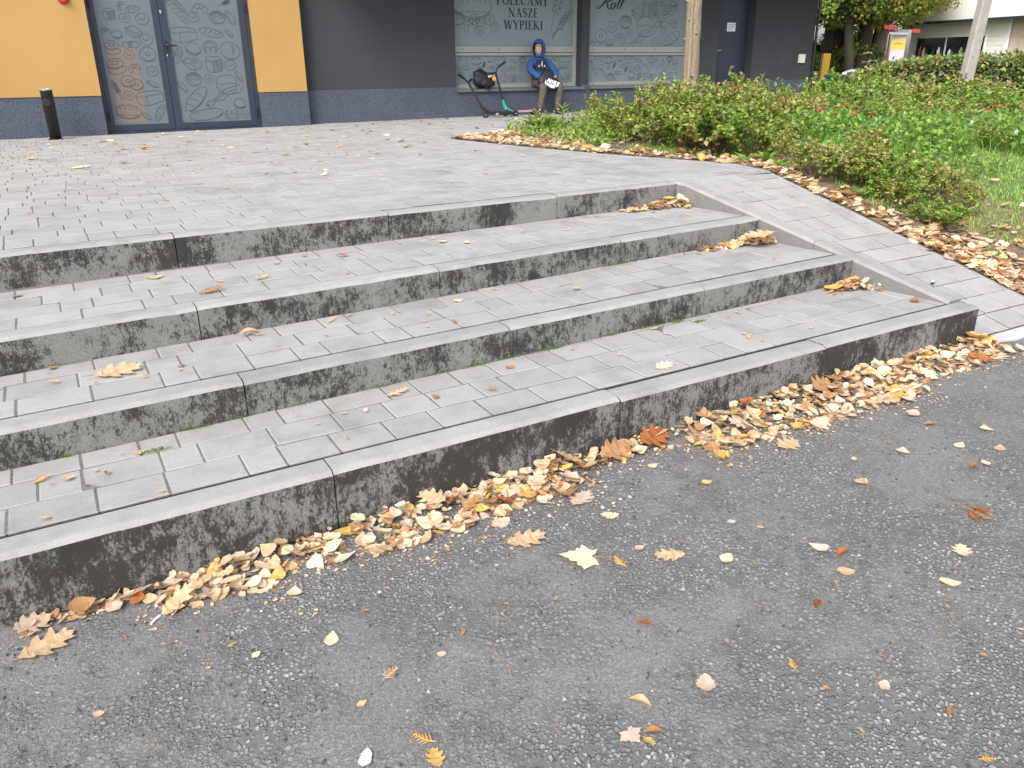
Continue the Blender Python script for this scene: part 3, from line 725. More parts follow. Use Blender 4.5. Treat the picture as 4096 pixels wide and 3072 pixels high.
W2L = [('roll',8.071,1.534,0.092,0),('roll',8.184,1.534,0.087,0),('cutloaf',8.355,1.514,0.209,0),('wheat',8.464,1.402,0.199,65),('bun2',8.602,1.523,0.09,0),('loaf3d',8.802,1.513,0.228,0),('baton',9.006,1.502,0.167,-15),('donut',8.177,1.423,0.146,0),('baguette',8.046,1.369,0.316,-62),('croissant',8.231,1.293,0.147,-30),('bun',8.349,1.385,0.074,0),('wedge',8.657,1.41,0.138,0),('donut',8.848,1.371,0.122,0),('pretzel',9.001,1.379,0.123,0),('bun2',8.856,1.248,0.153,0),('swirl',8.386,1.235,0.149,0),('baton',8.504,1.252,0.175,70),('twist',8.594,1.298,0.138,0),('wheat',8.725,1.325,0.177,70),('sliced',9.009,1.255,0.155,0),('cutround',9.177,1.362,0.195,0),('donut',9.288,1.516,0.143,0),('bun',9.419,1.51,0.1,0),('roll',9.165,1.224,0.104,0),('twist',9.334,1.232,0.185,0),('croissant',9.519,1.394,0.159,0),('roll',9.347,1.415,0.105,0),('baguette',9.667,1.374,0.323,55),('bean',9.517,1.259,0.133,30),('swirl',9.721,1.528,0.134,0),('donut',9.858,1.489,0.135,0),('roll',9.853,1.391,0.122,0),('longloaf',9.772,1.236,0.299,10),('bean',9.591,1.49,0.106,-60)]
# ---- lettering drawn stroke by stroke
TK, TN = 0.185, 0.065
def serif(x, y, w=0.2, s=1): return ('l', [(x-w/2, y+s*0.02), (x+w/2, y+s*0.02)], 0.05)
GLY = {
 'P': (0.62, [('l', [(.14,0),(.14,1)], TK), ('l', el(.22,.74,.33,.235,92,-92,12), [TN,.08,.11,.14,.17,.18,.185,.18,.17,.14,.11,.08,TN]), serif(.14,0,.34), serif(.1,1,.28,-1)]),
 'O': (0.88, [('l', el(.44,.5,.36,.46,90,450,28), [TN + (TK-TN)*abs(math.cos(R_(90+360*i/28))) for i in range(29)])]),
 'L': (0.60, [('l', [(.14,0),(.14,1)], TK), ('l', [(.1,.03),(.54,.03)], TN), ('l', [(.54,0),(.56,.24)], .05), serif(.14,1,.34,-1), serif(.1,0,.2)]),
 'E': (0.62, [('l', [(.14,0),(.14,1)], TK), ('l', [(.1,.03),(.54,.03)], TN), ('l', [(.1,.97),(.52,.97)], TN), ('l', [(.14,.52),(.42,.52)], TN), ('l', [(.54,0),(.56,.22)], .05), ('l', [(.52,1),(.54,.8)], .05), ('l', [(.42,.42),(.42,.62)], .05)]),
 'C': (0.78, [('l', el(.44,.5,.36,.46,48,315,24), [TN + (TK-TN)*max(0,-math.cos(R_(48+267*i/24))) for i in range(25)]), ('l', [(.69,.72),(.69,.98)], .05)]),
 'A': (0.80, [('l', [(.08,0),(.40,1)], TN), ('l', [(.38,1),(.70,0)], TK), ('l', [(.2,.33),(.58,.33)], TN), serif(.08,0,.24), serif(.70,0,.30)]),
 'M': (1.02, [('l', [(.14,0),(.14,1)], TN), ('l', [(.16,1),(.51,.08)], TK), ('l', [(.51,.08),(.86,1)], TN), ('l', [(.88,0),(.88,1)], TK), serif(.14,0,.24), serif(.88,0,.32), serif(.12,1,.2,-1), serif(.9,1,.24,-1)]),
 'Y': (0.76, [('l', [(.08,1),(.38,.46)], TK), ('l', [(.68,1),(.38,.46)], TN), ('l', [(.38,0),(.38,.5)], TK), serif(.08,1,.3,-1), serif(.68,1,.22,-1), serif(.38,0,.34)]),
 'N': (0.86, [('l', [(.13,0),(.13,1)], TN), ('l', [(.13,1),(.73,0)], TK), ('l', [(.73,0),(.73,1)], TN), serif(.13,0,.24), serif(.11,1,.24,-1), serif(.73,1,.24,-1)]),
 'S': (0.60, [('l', [(.52,.8),(.44,.93),(.3,.97),(.14,.9),(.1,.74),(.18,.6),(.34,.5),(.48,.38),(.52,.22),(.44,.08),(.28,.03),(.14,.08),(.07,.22)], [TN,TN,TN,.1,.14,.18,.19,.18,.14,.1,TN,TN,TN]), ('l', [(.53,.74),(.53,.97)], .05), ('l', [(.06,.03),(.06,.26)], .05)]),
 'Z': (0.66, [('l', [(.08,.97),(.58,.97)], TN), ('l', [(.55,.97),(.1,.03)], TK), ('l', [(.06,.03),(.6,.03)], TN), ('l', [(.08,1),(.07,.78)], .05), ('l', [(.6,0),(.62,.24)], .05)]),
 'W': (1.12, [('l', [(.08,1),(.34,0)], TK), ('l', [(.34,0),(.56,.95)], TN), ('l', [(.54,.98),(.80,0)], TK), ('l', [(.80,0),(1.04,1)], TN), serif(.08,1,.28,-1), serif(.54,1,.22,-1), serif(1.04,1,.22,-1)]),
 'I': (0.34, [('l', [(.16,0),(.16,1)], TK), serif(.16,0,.34), serif(.16,1,.34,-1)]),
 'K': (0.80, [('l', [(.14,0),(.14,1)], TK), ('l', [(.2,.45),(.6,1)], TN), ('l', [(.28,.56),(.68,0)], TK), serif(.14,0,.32), serif(.14,1,.32,-1), serif(.6,1,.26,-1), serif(.7,0,.24)]),
}
def text_mesh(s, x0, z0, x1, z1, y):
    tw = sum(GLY[c][0] for c in s) + 0.10*(len(s)-1); sx = (x1-x0)/tw; sz = z1-z0
    mb = MB(); x = 0; k = 0
    for c in s:
        w, st = GLY[c]
        for _, pts, wd in st:
            k += 1
            sc = (sx+sz)/2
            ww = [q*sc for q in wd] if hasattr(wd, '__len__') else wd*sc
            ribbon(mb, [(x0+(x+p[0])*sx, z0+p[1]*sz) for p in pts], ww, y - 0.00004*k)
        x += w + 0.10
    return mb

# ---- double door with frosted, printed panes
YD = Y_GRY
def door_leaf(x0, x1, g0, g1, plist, name_label):
    d = empty('door_leaf', (0,0,0), 0, shop)
    mb = MB(); zb, zt = 0.672, 2.93; gz0, gz1 = 0.748, 2.84
    mb.box(x0, g0, YD, YD+0.07, zb, zt); mb.box(g1, x1, YD, YD+0.07, zb, zt); mb.box(g0+.0002, g1-.0002, YD, YD+0.07, zb, gz0); mb.box(g0+.0002, g1-.0002, YD, YD+0.07, gz1, zt)
    off = Vector((4.0, Y_GRY, 0.65))
    S('frame', mb, M['door_metal'], d)
    mb = MB(); mb.box(g0-0.01, g1+0.01, YD+0.022, YD+0.04, gz0-0.01, gz1+0.01); S('pane', mb, M['film'], d)
    S('print', prints(plist, YD+0.0205, (g0+.01, g1-.01, gz0+.01, gz1)), M['print'], d)
    tag(d, name_label)
    return d
mb = MB(); mb.box(0.152, 0.200, YD-0.004, YD+0.09, 0.64, 2.949); mb.box(2.112, 2.160, YD-0.004, YD+0.09, 0.64, 2.949); mb.box(0.2003, 2.1117, YD-0.004, YD+0.09, 2.935, 2.949); mb.box(0.2003, 2.1117, YD-0.012, YD+0.09, 0.62, 0.668)
S('door_frame', mb, M['door_metal'])
dl = door_leaf(0.204, 1.003, 0.258, 0.929, DOOR_L, 'narrower printed glass leaf beside the yellow wall')
dr = door_leaf(1.009, 2.108, 1.095, 2.025, DOOR_R, 'wider printed glass leaf with the lever handle')
mb = MB()      # warm reflection in the left pane, painted as a thin beige panel
mb.box(0.315, 0.665, YD+0.0212, YD+0.0217, 0.775, 1.70); S('pane_reflection', mb, M['reflection_tone'], dl)
mb = MB(); mb.box(1.022, 1.052, YD-0.014, YD-0.0005, 1.60, 1.78, 0, 0.004); mb.tube([(1.037, YD-0.012, 1.722), (1.037, YD-0.055, 1.722), (1.06, YD-0.06, 1.721), (1.17, YD-0.058, 1.719)], 0.011, 8)
S('handle', mb, M['black'], dr)
mb = MB(); mb.lathe([(0.0005,-.006),(0.014,-.006),(0.014,0)], 12, (1.037, YD-0.0005, 1.612), 0, 'Y'); mb.box(1.030, 1.044, YD-0.016, YD-0.0005, 1.59, 1.612); S('lock', mb, M['steel'], dr)
mb = MB(); mb.lathe([(0.0005,-.006),(0.014,-.006),(0.014,0)], 12, (1.032, YD-0.0005, 2.13), 0, 'Y'); mb.box(1.026, 1.038, YD-0.016, YD-0.0005, 2.10, 2.13); S('lock', mb, M['steel'], dr)
for x, dd in ((0.203, dl), (2.109, dr)):
    for z in (0.80, 2.15):
        mb = MB(); mb.lathe([(0.014,0),(0.014,0.11)], 10, (x, YD-0.016, z)); S('hinge', mb, M['black'], dd)

# ---- two shop windows
def window(x0, x1, up_p, lo_p, lab):
    w = empty('window', (0,0,0), 0, shop); tag(w, lab)
    y0, y1 = Y_WIN-0.03, Y_WIN+0.05; zb, zt = 1.098, 2.70; fw = 0.062
    mb = MB()
    mb.box(x0, x0+fw, y0, y1, zb, zt, 0, .004); mb.box(x1-fw, x1, y0, y1, zb, zt, 0, .004)
    mb.box(x0+fw, x1-fw, y0, y1, zb, 1.155, 0, .004); mb.box(x0+fw, x1-fw, y0, y1, zt-fw, zt, 0, .004)
    mb.box(x0+fw, x1-fw, y0, y1, 1.636, 1.728, 0, .006); mb.box(x0+fw, x1-fw, y0+0.006, y1, 1.588, 1.630, 0, .004)
    S('frame', mb, M['pvc'], w)
    mb = MB(); mb.box(x0+fw-.005, x1-fw+.005, Y_WIN+0.008, Y_WIN+0.02, 1.15, 1.59); S('pane', mb, M['film_w'], w)
    mb = MB(); mb.box(x0+fw-.005, x1-fw+.005, Y_WIN+0.008, Y_WIN+0.02, 1.725, zt-fw+.005); S('pane', mb, M['film_w'], w)
    S('print', prints(lo_p, Y_WIN+0.0075, (x0+fw, x1-fw, 1.157, 1.586), 0.0065), M['print'], w)
    S('print', prints(up_p, Y_WIN+0.0075, (x0+fw, x1-fw, 1.73, zt-fw)), M['print'], w)
    n = 4
    for i in range(n):
        x = x0 + 0.2 + (x1-x0-0.4)*i/(n-1)
        mb = MB(); mb.box(x-0.014, x+0.014, y0-0.0012, y0+0.002, 1.680, 1.690); S('drain_slot', mb, M['black'], w)
        mb = MB(); mb.box(x-0.014, x+0.014, y0-0.0012, y0+0.002, 1.118, 1.127); S('drain_slot', mb, M['black'], w)
    mb = MB()
    ys0 = Y_GRY-0.055
    mb.face([(x0+.002,ys0,1.088),(x1-.002,ys0,1.088),(x1-.002,y0+.01,1.1005),(x0+.002,y0+.01,1.1005)]); mb.face([(x0+.002,ys0,1.05),(x1-.002,ys0,1.05),(x1-.002,ys0,1.088),(x0+.002,ys0,1.088)])
    mb.box(x0-0.0, x0+.012, ys0-.003, y0, 1.046, 1.106); mb.box(x1-.012, x1+0.045, ys0-.003, Y_GRY-0.013, 1.046, 1.092)
    mb.face([(x0,ys0,1.05),(x0,Y_GRY,1.05),(x1,Y_GRY,1.05),(x1,ys0,1.05)])
    S('sill', mb, M['sill'], w)
    return w
w1 = window(5.27, 7.64, W1U, W1L, 'printed window behind the sitting person')
w2 = window(7.80, 10.21, W2U, W2L, 'printed window half hidden by the slim tree trunk')
for s, a in (('POLECAMY', (6.117,2.344,7.082,2.494)), ('NASZE', (6.328,2.167,6.892,2.304)), ('WYPIEKI', (6.246,1.985,6.98,2.119))):
    S('lettering', text_mesh(s, *a, Y_WIN+0.006), M['letter'], w1)
mb = MB(); x0, z0, sx, sz = 8.027, 2.324, 0.587, 0.19     # the word in slanted script
def scr(pts, w, k): ribbon(mb, [(x0+(p[0]+0.30*p[1]*0.5)*sx, z0+p[1]*sz) for p in pts], [q*sx for q in w], Y_WIN+0.006-0.00004*k)
scr([(.10,.30),(.02,.16),(.05,.03),(.14,.06),(.22,.4),(.28,.75),(.33,1.02)], [.02,.025,.02,.03,.06,.06,.04], 1)
scr([(.04,.80),(.12,.98),(.3,1.08),(.46,1.0),(.47,.8),(.36,.62),(.24,.56)], [.015,.02,.03,.05,.06,.04,.015], 2)
scr([(.30,.58),(.38,.4),(.42,.15),(.48,.02),(.56,.1)], [.03,.06,.055,.03,.015], 3)
scr(el(.60,.28,.07,.25,90,450,16), [.02+.04*abs(math.cos(R_(90+360*i/16))) for i in range(17)], 4)
scr([(.66,.45),(.72,.4),(.76,.5),(.83,.95),(.79,1.1),(.76,.9),(.76,.4),(.78,.08),(.83,.05)], [.012,.012,.02,.03,.02,.05,.055,.04,.015], 5)
scr([(.83,.05),(.88,.4),(.95,.95),(.91,1.1),(.88,.9),(.88,.4),(.90,.08),(.97,.08)], [.015,.02,.03,.02,.05,.055,.04,.012], 6)
S('lettering', mb, M['letter'], w2)

# ---- dark side door, its notice, and the box by the corner
sdoor = empty('side_door', (0,0,0), 0, shop)
mb = MB(); mb.box(10.70, 11.60, 10.03, 10.08, 0.60, 2.60); S('door_panel', mb, M['side_door'], sdoor)
mb = MB(); mb.box(10.703, 10.745, 10.015, 10.029, 0.65, 2.598); mb.box(11.555, 11.597, 10.015, 10.029, 0.65, 2.598); S('frame', mb, M['door_metal'], sdoor)
mb = MB(); mb.tube([(10.80, 10.03, 1.67), (10.80, 9.98, 1.67), (10.92, 9.98, 1.67)], 0.010, 8); S('handle', mb, M['steel'], sdoor)
mb = MB(); mb.box(11.075, 11.285, 10.024, 10.0295, 2.005, 2.155, 0); nt_ = S('notice', mb, M['paper'], sdoor)
for i, (a, b) in enumerate(((11.10,11.22),(11.10,11.25),(11.10,11.24),(11.10,11.19))):
    mb = MB(); mb.box(a, b, 10.0232, 10.0238, 2.125-0.028*i-0.008, 2.125-0.028*i); S('text_line', mb, M['print'], nt_)
mb = MB(); mb.box(11.245, 11.268, 10.0232, 10.0238, 2.112, 2.138); S('stamp', mb, M['print'], nt_)
mb = MB(); mb.box(12.86, 13.035, Y_GRY-0.035, Y_GRY-0.0005, 1.435, 1.60, 0, 0.006); S('junction_box', mb, M['cream_box'])

# ---- small things by the door
fit = empty('wall_fitting', (-0.075, Y_YEL, 2.24)); tag(fit, 'red and white round fitting on the yellow wall above the black ash bin', 'fitting')
mb = MB(); mb.lathe([(0.004,-.05),(0.035,-.045),(0.055,-.03),(0.066,-.012),(0.068,0)], 20, (0,0,0), 0, 'Y'); mb.build('housing', M['red'], fit, True)
mb = MB(); mb.lathe([(0.003,-.075),(0.02,-.072),(0.034,-.06),(0.038,-.04)], 18, (0.002,0,0.012), 0, 'Y'); mb.build('lens', M['white'], fit, True)
ash = empty('ash_bin', (-0.468, 9.33, land_z(-0.468, 0))); tag(ash, 'black upright cylinder ash bin with pale cap against the yellow wall', 'ash bin')
mb = MB(); mb.lathe([(0.066,0.012),(0.066,0.552),(0.070,0.556),(0.070,0.568)], 24); mb.build('body', M['black'], ash, True)
mb = MB(); mb.lathe([(0.085,0.0),(0.085,0.008),(0.068,0.012)], 24); mb.build('base', M['black'], ash)
mb = MB(); mb.lathe([(0.068,0.5682),(0.068,0.576),(0.055,0.582),(0.05,0.574)], 24); mb.build('cap', M['steel'], ash)
mb = MB(); mb.lathe([(0.003,-.012),(0.04,-.012),(0.045,-.006),(0.045,0.02)], 20, (-0.018,-0.062,0.43), 0, 'Y'); o = mb.build('flap', M['black'], ash)
# ------------------------------------------------------------------ person, bags, scooters
M['skin'] = plain('skin', (0.44, 0.29, 0.225), 0.55, 0.05, 6.0)
M['hair'] = plain('fair_hair', (0.26, 0.17, 0.09), 0.7, 0.15, 30.0)
M['blue'] = plain('blue_fleece', (0.013, 0.065, 0.215), 0.85, 0.12, 14.0, 0.2)
M['navy'] = plain('navy_fleece', (0.012, 0.016, 0.035), 0.85, 0.12, 14.0, 0.2)
M['hood_in'] = plain('hood_lining', (0.02, 0.03, 0.07), 0.9)
M['khaki'] = plain('khaki_cotton', (0.080, 0.070, 0.057), 0.85, 0.12, 14.0, 0.25)
M['shoe'] = plain('dark_brown_shoe', (0.035, 0.022, 0.022), 0.6, 0.1)
M['sole'] = plain('shoe_sole', (0.05, 0.045, 0.045), 0.7, 0.1)
M['bag'] = plain('black_nylon', (0.010, 0.010, 0.012), 0.6, 0.15, 10.0, 0.3)
M['eye'] = plain('dark_eye', (0.02, 0.015, 0.012), 0.3, 0.05)
M['lip'] = plain('lip', (0.36, 0.14, 0.11), 0.5, 0.05)
M['grip'] = plain('black_rubber', (0.012, 0.012, 0.013), 0.75, 0.1)
M['teal'] = plain('teal_chrome', (0.05, 0.50, 0.42), 0.25, 0.08, 6.0, 0, 0.55)
M['wheel'] = plain('dark_wheel', (0.022, 0.024, 0.026), 0.5, 0.1)
M['tagy'] = plain('yellow_tag', (0.72, 0.36, 0.02), 0.5, 0.05)
M['sticker'] = plain('grey_sticker', (0.30, 0.31, 0.31), 0.5, 0.05)
def m_oil():
    mt, nt, bs = mat('oilslick_metal')
    v = coords(nt, 'Object', (3.0, 3.0, 3.0)); n = noise(nt, v, 1.3, 1)
    nt.links.new(ramp(nt, n, [(0.3, (0.30,0.42,0.75)), (0.45, (0.62,0.40,0.72)), (0.6, (0.80,0.38,0.50)), (0.75, (0.75,0.45,0.62))]), bs.inputs['Base Color'])
    bs.inputs['Metallic'].default_value = 0.5; bs.inputs['Roughness'].default_value = 0.3
    return mt
M['oil'] = m_oil()

def skin_mesh(name, verts, edges, rad, mats, sub=2, matf=None, root=0, wrinkle=0.0):
    """smooth continuous surface grown round a skeleton"""
    me = bpy.data.meshes.new(name); me.from_pydata(verts, edges, [])
    bm = bmesh.new(); bm.from_mesh(me); lay = bm.verts.layers.skin.verify(); bm.verts.ensure_lookup_table()
    for i, v in enumerate(bm.verts):
        q = rad[i]; v[lay].radius = q if hasattr(q, '__len__') else (q, q); v[lay].use_root = (i == root)
    bm.to_mesh(me); bm.free()
    tmp = bpy.data.objects.new('tmp', me); COL.objects.link(tmp)
    sk = tmp.modifiers.new('skin', 'SKIN'); sk.use_smooth_shade = True; sk.branch_smoothing = 0.3
    ss = tmp.modifiers.new('sub', 'SUBSURF'); ss.levels = sub; ss.render_levels = sub
    dg = bpy.context.evaluated_depsgraph_get(); dg.update()
    out = bpy.data.meshes.new_from_object(tmp.evaluated_get(dg)); out.name = name
    bpy.data.objects.remove(tmp, do_unlink=True); bpy.data.meshes.remove(me)
    out.materials.clear()
    if wrinkle:
        from mathutils import noise as mn
        for v_ in out.vertices: v_.co += v_.normal*wrinkle*(mn.noise(v_.co*16) + .6*mn.noise(v_.co*34))
    for mt in mats: out.materials.append(mt)
    if matf:
        for p in out.polygons: p.material_index = matf(p.center, p.normal)
    out.polygons.foreach_set('use_smooth', [True]*len(out.polygons))
    return out
def blob(name, c, rx, ry, rz, parent, mt, ax=None, n=14, keep=None, noise_a=0.0, seed=0):
    """ellipsoid-based soft shape; ax = facing yaw; keep(dir) drops faces"""
    mb = MB(); rr = random.Random(seed); m_ = n; k = n*2
    ph = [rr.uniform(0, 6) for _ in range(6)]
    def pt(i, j):
        th = math.pi*i/m_; f_ = 2*math.pi*j/k
        d = Vector((math.sin(th)*math.cos(f_), math.sin(th)*math.sin(f_), math.cos(th)))
        s = 1 + noise_a*(math.sin(3*d.x+ph[0])*math.sin(4*d.z+ph[1]) + 0.7*math.sin(6*d.y+ph[2])*math.sin(5*d.x+ph[3]) + 0.5*math.sin(9*d.z+ph[4]))
        p = Vector((d.x*rx*s, d.y*ry*s, d.z*rz*s))
        if ax is not None: p = Matrix.Rotation(ax, 3, 'Z') @ p
        return (p + Vector(c))[:], d
    idx = {}
    for i in range(m_+1):
        for j in range(k):
            p, d = pt(i, j); idx[(i, j)] = len(mb.v); mb.v.append(p)
    for i in range(m_):
        for j in range(k):
            j2 = (j+1) % k
            _, d = pt(i+0.5, j+0.5)
            if keep and not keep(d): continue
            q = (idx[(i,j)], idx[(i+1,j)], idx[(i+1,j2)], idx[(i,j2)])
            mb.f.append(q); mb.m.append(0)
    o = mb.build(name, mt, parent, True)
    return o

PB = Vector((6.75, 9.80, 0.665))         # where the person sits, at ground level
person = empty('person', PB[:])
tag(person, 'child in a blue and navy hooded sweatshirt sitting on the window sill', 'person')
def P(x, y, z): return (x-PB.x, y-PB.y, z-PB.z)
# joints (world metres)
J = dict(pel=P(6.80,9.82,1.195), spi=P(6.80,9.85,1.31), che=P(6.795,9.85,1.44), nek=P(6.78,9.82,1.545), hd0=P(6.765,9.79,1.60), hd1=P(6.755,9.78,1.675), hd2=P(6.76,9.785,1.745),
 shl=P(6.655,9.85,1.505), ell=P(6.575,9.73,1.345), wrl=P(6.665,9.56,1.235), hal=P(6.72,9.52,1.235),
 shr=P(6.94,9.85,1.505), elr=P(7.03,9.73,1.365), wrr=P(6.955,9.56,1.265), har=P(6.915,9.51,1.25),
 hpl=P(6.72,9.80,1.175), knl=P(6.665,9.47,1.125), anl=P(6.60,9.47,0.775), tol=P(6.525,9.36,0.700),
 hpr=P(6.88,9.80,1.175), knr=P(6.99,9.47,1.130), anr=P(6.935,9.47,0.775), tor=P(6.93,9.35,0.700))
names = list(J); ix = {n: i for i, n in enumerate(names)}
verts = [J[n] for n in names]
edges = [('pel','spi'),('spi','che'),('che','nek'),('nek','hd0'),('hd0','hd1'),('hd1','hd2'),('che','shl'),('shl','ell'),('ell','wrl'),('wrl','hal'),('che','shr'),('shr','elr'),('elr','wrr'),('wrr','har'),
         ('pel','hpl'),('hpl','knl'),('knl','anl'),('anl','tol'),('pel','hpr'),('hpr','knr'),('knr','anr'),('anr','tor')]
rads = dict(pel=.075, spi=.072, che=.078, nek=.034, hd0=.048, hd1=.068, hd2=.058, shl=.040, ell=.030, wrl=.020, hal=.023, shr=.040, elr=.030, wrr=.020, har=.023, hpl=.062, knl=.044, anl=.020, tol=.012, hpr=.062, knr=.044, anr=.020, tor=.012)
edges = [(ix[a], ix[b]) for a, b in edges]; rad = [rads[n] for n in names]
def addv(p, r_, to):
    verts.append(p); rad.append(r_); edges.append((to, len(verts)-1)); return len(verts)-1
# fingers of both hands, curling round the bag
for hand, s in (('har', -1), ('hal', 1)):
    hx, hy, hz = J[hand]
    for q in range(4):
        dz = 0.014 - 0.0105*q; l = (0.017, 0.020, 0.019, 0.015)[q]
        a = addv((hx+s*0.020, hy-0.006, hz+dz), 0.0075, ix[hand]); b = addv((hx+s*(0.022+l*0.7), hy+0.004, hz+dz-0.005), 0.0068, a); addv((hx+s*(0.02+l*0.8), hy+0.018, hz+dz-0.010), 0.006, b)
    a = addv((hx-s*0.002, hy-0.016, hz+0.020), 0.008, ix[hand]); addv((hx+s*0.014, hy-0.020, hz+0.030), 0.007, a)
body = link('body', skin_mesh('body', verts, edges, rad, [M['skin']], 2), person)
# sweatshirt with navy chest panel, sleeves blue
sv = [P(6.80,9.825,1.155), P(6.80,9.84,1.25), P(6.798,9.845,1.36), P(6.795,9.85,1.46), P(6.782,9.83,1.555), J['shl'], P(6.60,9.80,1.43), J['ell'], P(6.62,9.63,1.285), J['wrl'], J['shr'], P(7.0,9.80,1.44), J['elr'], P(7.0,9.63,1.31), J['wrr']]
se = [(0,1),(1,2),(2,3),(3,4),(3,5),(5,6),(6,7),(7,8),(8,9),(3,10),(10,11),(11,12),(12,13),(13,14)]
srad = [(.118,.10),(.122,.105),(.118,.10),(.105,.088),(.05,.05),(.064,.06),.060,.058,.052,.040,(.064,.06),.060,.058,.052,.040]
def hoodie_m(c, n):
    x, y, z = c.x+PB.x, c.y+PB.y, c.z+PB.z
    return 1 if (1.345 < z < 1.525 and abs(x-6.80) < 0.118 - max(0, z-1.44)*0.35 and y < 9.86) else 0
hoodie = link('sweatshirt', skin_mesh('sweatshirt', sv, se, srad, [M['blue'], M['navy']], 3, hoodie_m, 0, .010), person)
# hood: open shell, pointed at the crown, turned like the face
FA = math.atan2(-0.66, -0.75)          # the face looks towards the road, a little to the left of the camera
hood = blob('hood', P(6.768,9.795,1.690), 0.108, 0.110, 0.152, hoodie, M['blue'], FA, 20, lambda d: not (d.x > 0.50 and -0.66 < d.z < 0.62))
sol = hood.modifiers.new('thickness', 'SOLIDIFY'); sol.thickness = 0.012; sol.offset = -1
hood.data.materials.append(M['hood_in']); sol.material_offset = 1
F_ = Vector((math.cos(FA), math.sin(FA), 0)); Sd = Vector((-math.sin(FA), math.cos(FA), 0))
HC = Vector(P(6.757,9.782,1.678))
def face_pt(f_, s, z): return (HC + F_*f_ + Sd*s + Vector((0,0,z)))
face = blob('face', HC[:], 0.076, 0.062, 0.092, body, M['skin'], FA, 14)
for s in (-1, 1):
    p = face_pt(0.067, s*0.025, 0.008); blob('eye', p[:], 0.007, 0.011, 0.0055, body, M['eye'], FA, 6)
    p = face_pt(0.068, s*0.025, 0.023); blob('eyebrow', p[:], 0.007, 0.015, 0.003, body, M['hair'], FA, 6)
p = face_pt(0.075, 0, -0.012); blob('nose', p[:], 0.014, 0.010, 0.020, body, M['skin'], FA, 8)
p = face_pt(0.067, 0, -0.046); blob('mouth', p[:], 0.008, 0.019, 0.006, body, M['lip'], FA, 6)
blob('hair', face_pt(-0.004, 0, 0.022)[:], 0.079, 0.068, 0.082, person, M['hair'], FA, 14, lambda d: d.z > 0.33, 0.02, 2)
# trousers and shoes
tv = [P(6.80,9.83,1.175), J['hpl'], P(6.69,9.64,1.165), J['knl'], P(6.635,9.475,0.95), P(6.602,9.475,0.745), J['hpr'], P(6.935,9.64,1.165), J['knr'], P(6.965,9.475,0.95), P(6.938,9.475,0.745)]
te = [(0,1),(1,2),(2,3),(3,4),(4,5),(0,6),(6,7),(7,8),(8,9),(9,10)]
tr = [.095,.082,.076,.070,.058,.055,.082,.076,.070,.058,.055]
link('trousers', skin_mesh('trousers', tv, te, tr, [M['khaki']], 3, None, 0, .009), person)
for an, to in (('anl','tol'), ('anr','tor')):
    a, b = Vector(J[an]), Vector(J[to])
    v = [a + Vector((0,0.012,0.022)), a + Vector((0,0.012,-0.050)), (a*0.5+b*0.5) + Vector((0,0,-0.03)), b + Vector((0,0,0.002))]
    so = link('shoe', skin_mesh('shoe', [q[:] for q in v], [(0,1),(1,2),(2,3)], [.044,.048,.050,.044], [M['shoe']], 2), person)
    mb = MB(); d = (b-a); d.z = 0; d.normalize(); sdv = Vector((-d.y, d.x, 0)); c0 = Vector((a.x, a.y+0.01, 0.006))
    pr = [c0 + d*t + sdv*w for t, w in ((-.04,-.03),(.04,-.036),(.12,-.036),(.155,-.015),(.155,.015),(.12,.036),(.04,.036),(-.04,.03))]
    mb.add([q[:] for q in pr] + [(q + Vector((0,0,0.018)))[:] for q in pr], [tuple(range(7,-1,-1)), tuple(range(8,16))] + [(i,(i+1)%8,8+(i+1)%8,8+i) for i in range(8)])
    mb.build('sole', M['sole'], so)
# chest print: letters and a small leaping figure
mb = MB(); yq = -0.0
def chest(pts, w, k=0):
    rib = MB(); ribbon(rib, pts, w, 0)
    for f in rib.f:
        q = []
        for i in f:
            x, _, z = rib.v[i]
            X, Z = 6.80 + x, 1.455 + z
            # lie on the chest: front of the sweatshirt bulges towards the road
            y = 9.742 + 0.9*(x*x) + 0.10*max(0, z) - 0.0002*k
            q.append(P(X, y, Z))
        mb.face(q)
for k, (pts, w) in enumerate([([(-.072,-.045),(-.058,-.012),(-.044,-.045)], .008), ([(-.066,-.034),(-.05,-.034)], .006), ([(.044,-.045),(.044,-.012),(.060,-.016),(.060,-.026),(.046,-.030),(.062,-.045)], .008),
                ([(0,.035),(.004,.020),(-.002,.0),(-.014,-.012),(-.020,-.028)], .009), ([(-.002,.0),(.008,-.016),(.006,-.034),(.014,-.046)], .009), ([(.003,.018),(-.012,.008),(-.018,-.004)], .006), ([(.003,.05),(.003,.038)], .012)]):
    if k in (0, 2, 3): mb = MB()
    chest(pts, w, k)
    if k in (1, 2, 6): mb.build('chest_letter' if k < 3 else 'chest_emblem', M['white'], hoodie)

# shoulder bag held on the lap
bagc = Vector((6.80, 9.44, 1.10))
lbag = empty('shoulder_bag', bagc[:]); tag(lbag, 'black shoulder bag with big white lettering lying on the sitting child\'s lap', 'bag')
outl = [(-0.165,0.105),(-0.20,0.02),(-0.12,-0.045),(0.0,-0.075),(0.085,-0.095),(0.17,-0.045),(0.20,0.02),(0.16,0.07),(0.075,0.115),(0.07,0.19),(0.015,0.225),(-0.07,0.19)]
TAB = 0.30                                # the bag leans back on the lap
def bagp(x, d, z): return (x*1.1, 0.055 + d + z*TAB, z*1.1 + 0.04)
mb = MB(); n = len(outl)
cx_, cz_ = -0.01, 0.05
for s, dep in ((1.0, 0.035), (1.0, 0.0), (0.90, -0.030), (0.72, -0.046)):
    for x, z in outl: mb.v.append(bagp(cx_+(x-cx_)*s, dep, cz_+(z-cz_)*s))
for l in range(3):
    for i in range(n): mb.f.append((l*n+i, l*n+(i+1)%n, (l+1)*n+(i+1)%n, (l+1)*n+i)); mb.m.append(0)
